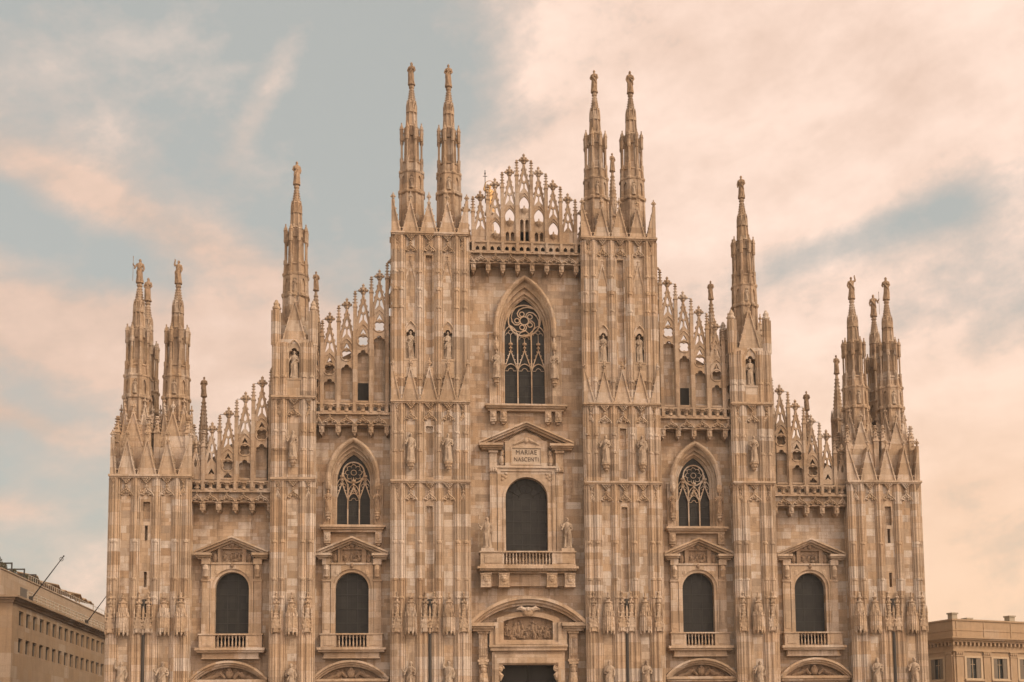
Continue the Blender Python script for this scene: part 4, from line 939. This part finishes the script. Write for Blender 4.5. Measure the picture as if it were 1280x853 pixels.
    for k in range(36): x = -3.85 + k * .22; bl.box(x - .06, x + .06, -1.38, -1.2, 17.38, 17.52)
    bl.build('balcony', DRESSED, o); balusters_into(o, [-1.75 + .27 * k for k in range(14)], 17.86, 18.86, -1.15)
    for x in (-3.42, -1.95, 1.95, 3.42):
        b_ = MB(); b_.box(-.42, .42, -1.15, .01, -1.05, 0); b_.box(-.46, .46, -1.2, .01, -.14, .001); b_.box(-.44, .44, -1.17, .01, -1.16, -1.04); b_.box(-.30, .30, -1.2, -1.1, -.95, -.2); b_.ball((0, -1.2, -.5), (.22, .16, .28), 8, 6); b_.ball((0, -1.3, -.52), (.07, .09, .1), 6, 4); b_.ball((0, -1.22, -.28), (.25, .12, .12), 8, 5)
        b_.build('lion_head_bracket', CARVED, o, (x, 0, 17.2))
    return o
central_window()
def main_portal():
    f = MB()
    f.plate(rect(-2.95, 2.95, ZB, 11.45), [rect(-2.34, 2.34, ZB + .004, 9.79)], -.55, .05); f.plate(rect(-2.75, 2.75, ZB, 10.6), [rect(-2.40, 2.40, ZB + .004, 9.9)], -.68, -.545); f.box(-3.1, 3.1, -.85, .0, 10.9, 11.2); f.box(-3.2, 3.2, -.98, .0, 11.201, 11.36)
    f.plate([(-3.15, 11.0), (3.15, 11.0), (3.15, 13.2), (2.72, 13.2), (2.72, 11.4), (-2.72, 11.4), (-2.72, 13.2), (-3.15, 13.2)], [], -.78, .03)
    o = f.build('portal', DRESSED, DUOMO)
    a = MB(); a.plate(arch_band(4.75, 13.2, 15.3, .26, 30), [], -1.35, .0); a.plate(arch_band(4.58, 13.17, 15.04, .24, 30), [], -1.12, -.003); a.plate(arch_band(4.35, 13.12, 14.80, .22, 30), [], -.85, -.005)
    for s in (-1, 1):
        x0, x1 = sorted((s * 2.72, s * 4.72)); a.box(x0, x1, -1.3, .0, 12.86, 13.14); a.box(x0 + .1, x1 - .1, -1.1, .0, 12.68, 12.859); a.box(x0 + .2, x1 - .2, -.9, .0, 12.5, 12.679)
    a.plate(arch_band(4.0, 13.15, 14.6, .01, 24)[:25] + [(-4.0, 13.1), (4.0, 13.1)], [], -.1, -.02)
    for s in (-1, 1):
        a.tube([(s * .25, -.9, 14.2), (s * .6, -.88, 14.35), (s * .95, -.8, 14.25)], [.2, .2, .08], 6)
    a.ball((0, -.9, 14.05), (.42, .2, .42), 8, 6); a.ball((0, -1.02, 14.2), (.2, .14, .22), 8, 5)
    a.build('segmental_pediment', DRESSED, o)
    seg = [(x, z) for x, z in arch_band(2.05, 13.35, 13.75, .01, 14)[:15]]
    fr = MB(); fr.plate([(-2.55, 11.42), (2.55, 11.42), (2.55, 13.55)] + arch_band(2.5, 13.55, 14.1, .01, 14)[:15][1:-1] + [(-2.55, 13.55)], [[(-2.0, 11.78), (2.0, 11.78)] + [(x * .975, z - .05) for x, z in seg]], -.72, .0)
    fr.plate([(-2.7, 11.38), (2.7, 11.38), (2.7, 13.2), (2.42, 13.2), (2.42, 11.55), (-2.42, 11.55), (-2.42, 13.2), (-2.7, 13.2)], [], -.95, -.715); fr.box(-1.65, 1.65, -1.0, -.9, 11.39, 11.54)
    fr.build('relief_frame', DRESSED, o)
    r = MB(); r.box(-2.1, 2.1, -.30, .0, 11.7, 13.8); figures(r, -1.9, 1.9, 11.85, 13.6, -.30, 11, 11, True); figures(r, -1.8, 1.8, 11.85, 12.9, -.42, 7, 5)
    r.build('relief_panel', RELIEF, o)
    for s in (-1, 1):
        p = MB(); p.box(3.22, 4.12, -.75, .0, 12.3, 12.5); p.box(3.32, 4.02, -.62, .0, 10.2, 12.299); p.box(3.42, 3.92, -.68, -.5, 10.45, 12.05); p.box(3.22, 4.12, -.78, .0, 10.0, 10.199); p.box(3.36, 4.0, -.55, .0, ZB, 9.999)
        p.ball((3.67, -.72, 9.35), (.24, .2, .3), 8, 6); p.ball((3.67, -.92, 9.3), (.05, .07, .09), 6, 4); p.ball((3.67, -.72, 9.62), (.28, .2, .18), 8, 5); p.tube([(3.67, -.62, 9.1), (3.67, -.66, 8.5), (3.67, -.6, 7.2)], [.32, .4, .25], 8)
        for k in range(3): p.box(3.44 + k * .17, 3.55 + k * .17, -.72, -.6, 10.5, 11.9)
        p.box(3.30, 4.05, -.86, .0, 9.78, 9.98)
        if s < 0: p.v = [(-x, y, z) for x, y, z in p.v]; p.f = [q[::-1] for q in p.f]
        p.build('herm_pilaster', CARVED, o)
        c = MB(); sc = [(.32 * math.cos(t) * (1 - t / 14), .32 * math.sin(t) * (1 - t / 14)) for t in [i * .55 for i in range(18)]]
        c.tube([(s * (2.42 - .1) + x, -.5, 9.45 + z) for x, z in sc], .085, 6); c.tube([(s * 2.44, -.5, 9.2), (s * 2.2, -.5, 8.9), (s * 2.3, -.5, 8.5)], [.14, .2, .1], 7); c.ball((s * 2.3, -.5, 9.45), (.22, .16, .22), 8, 5)
        c.build('scroll_bracket', CARVED, o)
    d = MB(); d.box(-2.34, -.01, .5, .62, ZB, 9.79); d.box(.01, 2.34, .5, .62, ZB, 9.79)
    for x in (-1.17, 1.17):
        for k in range(5): d.box(x - .85, x + .85, .44, .51, ZB + .4 + k * 1.8, ZB + 1.8 + k * 1.8)
    d.build('door', DARK, o)
main_portal()

# ------------------------------------------------------------------ statues: one continuous body each
def statue_mesh(seed, pose):
    rr = random.Random(seed); mb = MB(); n = 20; k1 = rr.choice((5, 6, 7)); ph = rr.uniform(0, 6); sway = rr.uniform(-.025, .025)
    prof = [(0, .150, .125), (.05, .148, .122), (.14, .135, .112), (.26, .128, .108), (.38, .122, .104), (.48, .118, .100), (.56, .110, .092), (.63, .112, .090), (.70, .126, .088), (.755, .134, .080), (.79, .118, .070), (.815, .060, .052), (.845, .040, .042)]
    vs = []
    for z, rx, ry in prof:
        fold = .19 * (1 - z / .85) + .05
        for i in range(n):
            a = 2 * math.pi * i / n; m = 1 + fold * math.sin(k1 * a + ph + 3.5 * z) * .7 + fold * .4 * math.sin((k1 + 4) * a - 5 * z)
            kn = .035 * math.exp(-((z - .3) / .12) ** 2) * max(0, math.cos(a + math.pi / 2 - .5 * (1 if sway > 0 else -1)))
            vs.append((rx * m * math.cos(a) + sway * math.sin(z * 3.6), (ry * m + kn) * math.sin(a) - .01, z))
    L = len(prof); fs = [(i * n + k, i * n + (k + 1) % n, (i + 1) * n + (k + 1) % n, (i + 1) * n + k) for i in range(L - 1) for k in range(n)] + [tuple(range(n))[::-1], tuple((L - 1) * n + k for k in range(n))]
    mb.add(vs, fs); hx = sway * .2
    mb.ball((hx, -.012, .915), (.050, .056, .068), 12, 8); mb.ball((hx, .012, .925), (.056, .056, .066), 10, 7); mb.ball((hx, -.070, .908), (.012, .014, .018), 6, 4); mb.ball((hx, -.045, .868), (.03, .028, .03), 8, 5)
    for s in (-1, 1): mb.ball((hx + s * .052, -.005, .91), (.012, .016, .022), 6, 4)
    if seed % 2: mb.tube([(hx, .05, .93), (hx, .07, .85), (hx, .06, .76)], [.05, .055, .05], 8)
    if seed % 3 == 0: mb.tube([(hx, -.05, .86), (hx, -.062, .80)], [.035, .018], 7)
    def arm(s, el, ha):
        mb.tube([(s * .115, -.005, .765), (s * el[0], el[1], el[2]), (s * ha[0], ha[1], ha[2])], [.046, .042, .030], 8)
        mb.tube([(s * el[0], el[1], el[2]), (s * (el[0] * .6 + ha[0] * .4), el[1] * .6 + ha[1] * .4, el[2] - .09)], [.045, .03], 7)   # sleeve
        mb.ball((s * ha[0], ha[1], ha[2]), (.030, .028, .036), 8, 5)
        for i in range(4): mb.tube([(s * (ha[0] - .015 + i * .011), ha[1] - .01, ha[2] + .01), (s * (ha[0] - .018 + i * .013), ha[1] - .03, ha[2] + .05 - abs(i - 1.4) * .006)], .008, 5)
    down = ((.165, .0, .60), (.15, -.06, .46)); chest = ((.165, -.03, .62), (.05, -.125, .665)); raised = ((.195, -.02, .84), (.155, -.03, 1.00)); out = ((.19, -.05, .63), (.265, -.12, .70))
    A = {'book': (chest, down), 'raised': (raised, down), 'folded': (chest, chest), 'blessing': (out, chest), 'staff': (out, down)}[pose]
    arm(-1, *A[0]); arm(1, *A[1])
    if pose == 'book': mb.box(-.09, .02, -.165, -.125, .60, .70)
    if pose == 'staff': mb.tube([(-.27, -.13, .0), (-.265, -.13, 1.02)], .012, 6); mb.ball((-.265, -.13, 1.03), .025, 6, 4)
    mb.tube([(.10, -.06, .74), (.02, -.115, .60), (-.09, -.11, .45), (-.12, -.06, .33)], [.03, .04, .045, .03], 7)           # mantle across the body
    mb.lathe([(.17, -.05), (.17, .01)], 8)
    me = bpy.data.meshes.new('statue_raw'); me.from_pydata(mb.v, [], mb.f)
    o = bpy.data.objects.new('statue_raw', me); COL.objects.link(o)
    md = o.modifiers.new('r', 'REMESH'); md.mode = 'VOXEL'; md.voxel_size = .0085; md.use_smooth_shade = True
    ms = o.modifiers.new('s', 'SMOOTH'); ms.iterations = 1; ms.factor = .4
    dg = bpy.context.evaluated_depsgraph_get(); out_me = bpy.data.meshes.new_from_object(o.evaluated_get(dg)); bpy.data.objects.remove(o); bpy.data.meshes.remove(me)
    out_me.name = 'statue'; return out_me
POSES = [('book', 1), ('raised', 2), ('folded', 3), ('blessing', 4), ('staff', 5), ('folded', 8), ('book', 6), ('blessing', 9)]
SM = {}
def statue_for(i, mat):
    key = (i, mat.name)
    if key not in SM:
        if (i, 'raw') not in SM: SM[i, 'raw'] = statue_mesh(POSES[i][1], POSES[i][0])
        me = SM[i, 'raw'].copy(); me.materials.clear(); me.materials.append(mat); SM[key] = me
    return SM[key]
def statue(i, x, y, z, h, label, group, rz=0.0, mat=STATUE, flip=False):
    o = bpy.data.objects.new('statue', statue_for(i, mat)); COL.objects.link(o)
    o.location = (x, y, z + .05 * h); o.scale = (h * .95 * (-1 if flip else 1), h * .95, h); o.rotation_euler = (0, 0, rz)
    return tag(o, label, 'statue', group)
def pose_word(i): return {'book': 'holding a book', 'raised': 'raising one arm', 'folded': 'with folded arms', 'blessing': 'stretching out a hand', 'staff': 'leaning on a staff'}[POSES[i][0]]

G1 = 'statues on the tips of the spires'
tips = {(-1, 31.6): (4, 'on the outermost spire of the left corner tower'), (-1, 28.5): (1, 'on the inner front spire of the left corner tower'), (-1, 31.65): (2, 'on the rear spire of the left corner tower'),
        (-1, 18.95): (0, 'on the lone tall spire between the left gables'), (-1, 9.4): (2, 'on the left of the two spires left of centre'), (-1, 6.27): (5, 'on the right of the two spires left of centre'),
        (1, 6.27): (5, 'on the left of the two spires right of centre'), (1, 9.4): (0, 'on the right of the two spires right of centre'), (1, 18.95): (6, 'on the lone tall spire between the right gables'),
        (1, 28.5): (1, 'on the inner front spire of the right corner tower'), (1, 31.6): (2, 'on the outermost spire of the right corner tower'), (1, 31.65): (4, 'on the rear spire of the right corner tower')}
for s, x, y, z in SPIRES:
    i, where = tips[(s, abs(x))]; h = 2.0 if POSES[i][0] != 'raised' else 1.95
    statue(i, x, y, z - 2.05, h, 'statue ' + pose_word(i) + ' ' + where, G1, random.uniform(-.4, .4), STATUE_W, flip=(s > 0))
for (x, y, z), w in zip(REAR, ('on a slim rear spire over the left outer gable', 'on a slim rear spire right of the lone left spire', 'on a slim rear spire over the right inner gable', 'on a slim rear spire over the right outer gable', 'on the slim rear spire left of the right corner tower', 'on a slim rear spire between the pair right of the central gable')):
    statue(5, x, y, z - 1.75, 1.75, 'small dark statue ' + w, G1, random.uniform(-.5, .5), STATUE_W)
G2 = 'statues in the pier niches'; G3 = 'statues on corbels'; G4 = 'statues low on the piers under canopies'; G5 = 'tiny statues in the spires'
side = {-1: 'left', 1: 'right'}
for s in (-1, 1):
    for x, w, i, j, k in ((6.44, 'inner', 0, 7, 1), (9.46, 'outer', 2, 4, 3)):
        if s > 0: i, j, k = (5, 3, 6) if w == 'inner' else (6, 0, 2)
        hw = '%s panel of the %s double pier' % (w, side[s])
        statue(i, s * x, YP + .22, 34.78, 2.35, 'statue ' + pose_word(i) + ', in a niche, ' + hw, G2, mat=STATUE)
        statue(j, s * x, YP - .34, 26.15, 2.3, 'statue ' + pose_word(j) + ', on a bracket, ' + hw, G3, random.uniform(-.3, .3), STATUE)
        statue(k, s * x, YP - .36, 7.4, 2.5, 'statue ' + pose_word(k) + ', at the bottom edge, ' + hw, G4, random.uniform(-.3, .3), STATUE)
    hb = 'of the %s single buttress' % side[s]
    statue(3 if s < 0 else 6, s * 18.83, YP + .22, 32.98, 2.3, 'marble statue in the high arched niche ' + hb, G2)
    statue(7 if s < 0 else 5, s * 18.83, YP - .34, 26.35, 2.2, 'marble statue on the bracket halfway up the front ' + hb, G3, .1)
    statue(0 if s < 0 else 4, s * 18.83, YP - .36, 7.4, 2.4, 'cropped statue below the canopy ' + hb, G4, -.1)
    for x, w, k in ((28.68, 'inner', 7 if s < 0 else 2), (31.8, 'outer', 1 if s < 0 else 3)):
        statue(k, s * x, YP - .36, 7.4, 2.6, 'cropped statue below the %s canopy of the %s corner tower' % (w, side[s]), G4, random.uniform(-.3, .3))
    statue(4 if s < 0 else 3, s * 3.28, -.75, 19.22, 2.55, 'statue %s standing at the %s end of the central balcony' % ('leaning on a staff' if s < 0 else 'stretching out a hand', side[s]), 'statues on the central balcony', s * .2)
    statue(0 if s < 0 else 2, s * 2.42, -.5, 33.55, 2.3, 'small statue on the %s jamb of the great central gothic window' % side[s], 'statues beside the gothic windows')
    for q in (-1, 1):
        statue(5 if q < 0 else 7, s * 14.14 + q * 1.98, -.5, 22.25, 1.75, 'small statue on the %s jamb of the %s gothic window' % (side[q], side[s]), 'statues beside the gothic windows', mat=STATUE_W)
    for x, y, z, w in ((6.27, .5, 61.3, 'inner spire of the %s double pier' % side[s]), (9.4, .5, 61.35, 'outer spire of the %s double pier' % side[s]), (18.95, .5, 52.2, 'lone tall spire on the %s' % side[s]), (28.5, .75, 43.5, 'inner front spire of the %s corner tower' % side[s]), (31.6, .75, 43.5, 'outermost spire of the %s corner tower' % side[s])):
        statue(5, s * x, y - .93, z - 11.55, 1.15, 'tiny pale statue in the face of the ' + w, G5)

# gilded statue on the great spire far behind
gs = MB(); gs.lathe([(2.6, 40), (2.0, 60), (1.3, 75), (.6, 84), (.5, 85.4), (.9, 85.6), (.9, 85.8)], 8, (1.35, 90, 0)); gs.build('crossing_spire', SPIRE, DUOMO)
gm = statue_for(1, GOLD); go = bpy.data.objects.new('gilded_statue', gm); COL.objects.link(go); go.location = (1.35, 90, 86.0); go.scale = (4.4, 4.4, 4.4)
tag(go, 'golden statue with a halo and tall staff behind the central gable', 'statue')
hm = MB(); hm.tube([(.17 * math.cos(a), 0.02, .98 + .17 * math.sin(a)) for a in [2 * math.pi * i / 24 for i in range(24)]], .012, 5, True); hm.build('halo', GOLD, go)
hs = MB(); hs.tube([(-.16, -.05, .3), (-.165, -.05, 1.5)], .014, 5); hs.tube([(-.24, -.05, 1.28), (-.09, -.05, 1.28)], .012, 5); hs.ball((-.165, -.05, 1.38), (.03, .03, .05), 6, 4); hs.build('staff', IRON, go)

# ------------------------------------------------------------------ office palazzo on the left
PLASTER = stone('brown_stone_cladding', (2.4, 1.2), stops=[(0.05, (0.26, 0.170, 0.098)), (0.5, (0.33, 0.222, 0.132)), (0.95, (0.40, 0.275, 0.168))], block_amt=0.35, grime=0.35, bump=0.15)
ATTIC = stone('attic_stone', (3.0, .9), stops=[(0.05, (0.34, 0.25, 0.170)), (0.5, (0.42, 0.315, 0.222)), (0.95, (0.48, 0.365, 0.265))], block_amt=0.3, grime=0.3, bump=0.1)
LB = empty('office_building', (-48, 24.7, 0)); tag(LB, 'brown stone office palazzo with rows of small square windows, left of the cathedral', 'building')
YL = 90.0
w = MB()
# street face lies in the plane x = 0 of the building, looking at the cathedral
wins = [(2.16 + k * 2.4, 3.60 + k * 2.4, zz, zz + 1.42) for k in range(24) for zz in (15.95, 13.28, 6.6)]
pl = MB(); pl.plate(rect(0, YL, 0, 18.2), [rect(*q) for q in wins], -.0, .45)
for (x, y, z) in pl.v: w.v.append((-y, x, z))
w.f = [tuple(q) for q in pl.f]
w.box(-30, -.46, 0.0, YL, 0, 18.19)
w.build('wall', PLASTER, LB)
cm = MB(); cm.box(-30.2, .35, -.45, YL, 18.2, 18.42); cm.box(-30.2, .65, -.75, YL, 18.421, 18.62); cm.box(-30.1, .16, -.2, YL, 17.98, 18.199); cm.build('cornice', PLASTER, LB)
at = MB(); at.box(-30, -1.2, .0, YL, 18.6, 21.25); at.box(-30.1, -1.12, -.08, YL, 21.251, 21.36); at.build('attic', ATTIC, LB)
ar = MB(); ar.box(-1.21, -1.15, 6.4, 9.0, 18.63, 20.3); ar.build('attic_doorway', simple('grey_door', (.12, .10, .08)), LB)
WF = simple('window_frame_paint', (0.16, 0.13, 0.10), .6)
wp = None
for (a, c, z0, z1) in wins:
    if z0 < 10: continue
    if a > 62: continue
    if wp is None:
        f = MB(); f.plate(rect(0, 1.44, 0, 1.42), [rect(.1, .68, .1, 1.32), rect(.76, 1.34, .1, 1.32)], 0, .07); f.v = [(-y, x, z) for x, y, z in f.v]; wp = f.build('window', WF, LB)
        pn_ = MB(); pn_.box(-.09, -.075, .05, 1.39, .05, 1.37); pn_.build('pane', PANE, wp); o = wp
    else: o = copy(wp, LB)
    o.location = (-.22, a, z0)
rl = MB()
for k in range(36): rl.box(-.12, -.02, 5.0 + k * 1.6, 5.10 + k * 1.6, 18.62, 19.75)
for z in (19.1, 19.4, 19.7): rl.tube([(-.07, 5, z), (-.07, 5 + 35 * 1.6, z)], .05, 5)
rl.build('roof_railing', simple('railing_grey', (.50, .43, .34), .5, .1), LB)
rg = MB()
for k in range(70): rg.box(-1.16, -1.13, 9 + k * .8, 9.04 + k * .8, 21.36, 21.9)
rg.tube([(-1.15, 9, 21.88), (-1.15, 64, 21.88)], .03, 5); rg.build('terrace_fringe', simple('pale_fringe', (.55, .50, .42), .6), LB)
for yb, tip, lab in ((30.04 - 24.7, (3.05, .0, 4.35), 'leaning flagpole with a ring finial, nearer the corner of the office building'), (52.39 - 24.7, (2.5, .0, 3.6), 'leaning flagpole partly hidden behind the cathedral, on the office building')):
    f = MB(); f.tube([(0, 0, 0), tip], [.07, .04], 6); f.ball(tip, .09, 6, 4); f.tube([(tip[0] * .93 + .17 * math.cos(a), .0, tip[2] * .93 + .2 * math.sin(a)) for a in [i * math.pi / 6 for i in range(12)]], .03, 4, True); f.box(-.2, .15, -.12, .12, -.3, .25)
    o = f.build('flagpole', IRON, None, (-48 + .2, 24.7 + yb, 18.95)); tag(o, lab, 'flagpole', 'flagpoles on the office building')
FR = None
for k, (yy, lab) in enumerate(((24.35, 'dark terrace frame nearest the corner of the left rooftop'), (28.2, 'dark terrace frame second from the corner on the left rooftop'), (32.4, 'dark terrace frame third from the corner on the left rooftop'), (36.5, 'dark terrace frame farthest along the left rooftop'))):
    if FR is None:
        f = MB(); f.box(-.06, .06, -.06, .06, -1.2, 1.05); f.box(-.06, .06, -.06, .06, 1.05, 1.12); FR = f.build('terrace_frame', IRON, None); f2 = MB(); f2.box(-3.3, .06, -.05, .05, .98, 1.12); f2.build('beam', IRON, FR); o = FR
        f3 = MB(); f3.box(-.05, .05, -.05, .05, -1.2, 1.0); f3.build('post', IRON, FR, (-3.2, 0, 0))
    else: o = copy(FR)
    o.location = (-49.35, yy + .4, 21.3 + .0); tag(o, lab, 'pergola frame', 'frames along the roof terrace')
LEAF = simple('dusty_leaves', (.075, .062, .030), .8, var=.6, scale=6)
DRY = simple('reed_awning', (.26, .165, .085), .9, var=.4, scale=2.5)
rng = random.Random(4)
def shrub(x, y, z, r, h, lab):
    mb = MB(); mb.tube([(0, 0, 0), (.02, .02, h * .5)], .04, 5)
    for i in range(240):
        a = rng.uniform(0, 6.28); q = rng.random() ** .5 * r; zz = rng.uniform(.15, 1) * h; sc = 1 - .5 * abs(zz / h - .5)
        c = Vector((q * sc * math.cos(a), q * sc * math.sin(a), zz)); d = Vector((rng.uniform(-1, 1), rng.uniform(-1, 1), rng.uniform(-1, 1))).normalized() * rng.uniform(.05, .12); e = d.orthogonal().normalized() * .05
        mb.add([c - d, c + e, c + d, c - e], [(0, 1, 2, 3)])
    tag(mb.build('potted_shrub', LEAF, None, (x, y, z)), lab, 'shrub', 'plants on the roof terrace')
for k, (yy, r, h, lab) in enumerate(((25.3, .5, 1.0, 'leafy shrub behind the parapet at the very corner of the left roof'), (27.2, .35, .8, 'small shrub between the first two terrace frames'), (30.3, .4, .7, 'small shrub under the second terrace frame from the corner'), (34.4, .4, .75, 'small shrub under the third terrace frame from the corner'), (37.6, .45, .9, 'bushy shrub just past the last terrace frame'))):
    shrub(-49.7, yy, 21.3, r, h, lab)
for k, (y0, y1, zt, lab) in enumerate(((38, 45.5, 22.6, 'brown awning nearest the frames on the left roof terrace'), (46.2, 55, 22.75, 'long sloping brown awning midway along the left roof terrace'), (56, 63, 22.9, 'brown awning at the cathedral end of the left roof terrace'))):
    mb = MB(); n = 14
    top = [(y0 + (y1 - y0) * i / n, zt + .35 * math.sin(i * 1.3) * .4 + (0.25 if i in (0, 1) else 0)) for i in range(n + 1)]
    for i in range(n):
        (a, za), (c, zc) = top[i], top[i + 1]
        mb.add([(-1.0, a, za - .5), (-1.0, c, zc - .5), (-3.2, c, zc), (-3.2, a, za), (-1.0, a, za - .58), (-1.0, c, zc - .58), (-3.2, c, zc - .08), (-3.2, a, za - .08)], [(0, 1, 2, 3), (7, 6, 5, 4), (0, 4, 5, 1), (3, 2, 6, 7)])
    for a in (y0 + .1, y1 - .1): mb.box(-1.1, -1.02, a - .04, a + .04, 21.3, zt - .5); mb.box(-3.2, -3.1, a - .04, a + .04, 21.3, zt - .1)
    tag(mb.build('awning', DRY, None, (-48.6, 0, 0)), lab, 'awning', 'awnings on the roof terrace')

# ------------------------------------------------------------------ palazzo on the right
OCHRE = stone('ochre_render', (4, 1.4), stops=[(0.05, (0.27, 0.178, 0.098)), (0.5, (0.34, 0.228, 0.130)), (0.95, (0.40, 0.275, 0.165))], block_amt=0.15, grime=0.3, bump=0.1)
RB = empty('palazzo', (51.95, 40.0, 0), R(20)); tag(RB, 'ochre classical palazzo with shuttered windows and heavy cornice, right of the cathedral', 'building')
wx = [(2.85 + 4.05 * k) for k in range(7)]
w = MB(); w.plate(rect(0, 32, 0, 15.3), [rect(x - 1.05, x + 1.05, zz, zz + 2.35) for x in wx for zz in (10.95, 6.3)], 0, .4); w.box(.41, 32, .41, 30, 0, 15.28)
sw = MB(); sw.plate(rect(-30, -.4, 0, 15.3), [rect(-x - 1.05, -x + 1.05, zz, zz + 2.35) for x in wx for zz in (10.95, 6.3)], 0, .4); w.v, w.f = w.v, w.f
o_ = len(w.v); w.v += [(y, -x, z) for x, y, z in sw.v]; w.f += [tuple(i + o_ for i in q)[::-1] for q in sw.f]
w.build('wall', OCHRE, RB)
c = MB()
for z0, z1, d in ((14.05, 14.3, .16), (15.1, 15.32, .35), (15.321, 15.5, .62), (15.501, 15.66, .8)): c.box(-d, 32, -d, 30, z0, z1)
for k in range(52):
    x = -.2 + k * .62; c.box(x - .12, x + .12, -.34, .0, 14.72, 15.09); c.box(-.34, .0, x - .12, x + .12, 14.72, 15.09) if k > 0 and x < 29 else None
c.build('cornice', OCHRE, RB)
a = MB(); a.box(-.02, 32, -.02, 30, 15.66, 17.6); a.box(-.14, 32, -.14, 30, 17.601, 17.78); a.box(-.08, 32, -.08, 30, 16.45, 16.55)
for k in range(8): x = .5 + k * 4.15; a.box(x - .06, x + .06, -.09, .0, 15.67, 17.6)
a.build('parapet', OCHRE, RB)
for k in range(8):
    for fl in (0, 1):
        x = .75 + 4.1 * k
        p = MB(); p.box(-.50, .50, -.14, 0, 9.9, 13.45); p.box(-.60, .60, -.22, 0, 13.451, 13.6)
        for dx in (-.42, -.14, .14, .42): p.ball((dx, -.17, 13.78), (.16, .12, .2), 6, 4)
        p.box(-.62, .62, -.24, 0, 13.95, 14.049)
        o = p.build('pilaster', OCHRE, RB, (x, 0, 0) if fl == 0 else (0, x, 0)); o.rotation_euler = (0, 0, 0 if fl == 0 else -math.pi / 2)
SHUT = simple('grey_brown_shutter', (.15, .115, .08), .7); SURR = simple('pale_window_surround', (.38, .275, .175), .8)
wp = None
for fl in (0, 1):
    for zz in (10.95, 6.3):
        for x in wx:
            if wp is None:
                f = MB(); f.plate(rect(-1.36, 1.36, -.12, 2.58), [rect(-1.05, 1.05, 0, 2.35)], -.10, .02); wp = f.build('window', SURR, RB)
                MB().box(-1.4, 1.4, -.26, .02, -.30, -.121).build('sill', SURR, wp)
                for s in (-1, 1):
                    sh = MB(); sh.box(*sorted((s * .42, s * 1.04)), -.03, .03, .02, 2.33)
                    for k in range(14): sh.box(*sorted((s * .48, s * .99)), -.06, -.025, .12 + k * .155, .2 + k * .155)
                    sh.build('shutter', SHUT, wp)
                MB().box(-1.05, 1.05, .22, .25, 0, 2.35).build('pane', PANE, wp)
                m_ = MB(); m_.box(-.03, .03, .12, .2, 0, 2.35); m_.box(-.4, .4, .12, .2, 1.6, 1.66); m_.build('frame', SURR, wp); o = wp
            else: o = copy(wp, RB)
            o.location = (x, 0, zz) if fl == 0 else (0, x, zz); o.rotation_euler = (0, 0, 0 if fl == 0 else -math.pi / 2)
CHM = simple('chimney_plaster', (.30, .25, .18), .8)
for (x, y, ww, hh) in ((.85, .9, .38, .8), (3.3, 1.2, .4, .3), (9.6, .9, .42, .75), (17.5, 2, .45, .9)):
    c = MB(); c.box(-ww, ww, -ww, ww, 0, hh - .15); c.box(-ww - .1, ww + .1, -ww - .1, ww + .1, hh - .15, hh); c.build('chimney', CHM, RB, (x, y, 17.78))
rf = MB(); rf.box(.3, 31.7, .4, 29.6, 17.3, 17.77); rf.build('roof', ROOF, RB)

# ------------------------------------------------------------------ air between the camera and the facade
hz = MB(); hz.box(-2600, 2600, -1600, 3600, -1, 110)
hm_, nt, b = new_mat('warm_haze'); nt.nodes.remove(b)
pv = nt.nodes.new('ShaderNodeVolumePrincipled'); pv.inputs['Density'].default_value = 0.00022; pv.inputs['Color'].default_value = (0.95, 0.92, 0.88, 1); pv.inputs['Anisotropy'].default_value = 0.0
nt.links.new(pv.outputs[0], nt.nodes['Material Output'].inputs['Volume'])
ho = tag(hz.build('haze', hm_), kind='stuff')
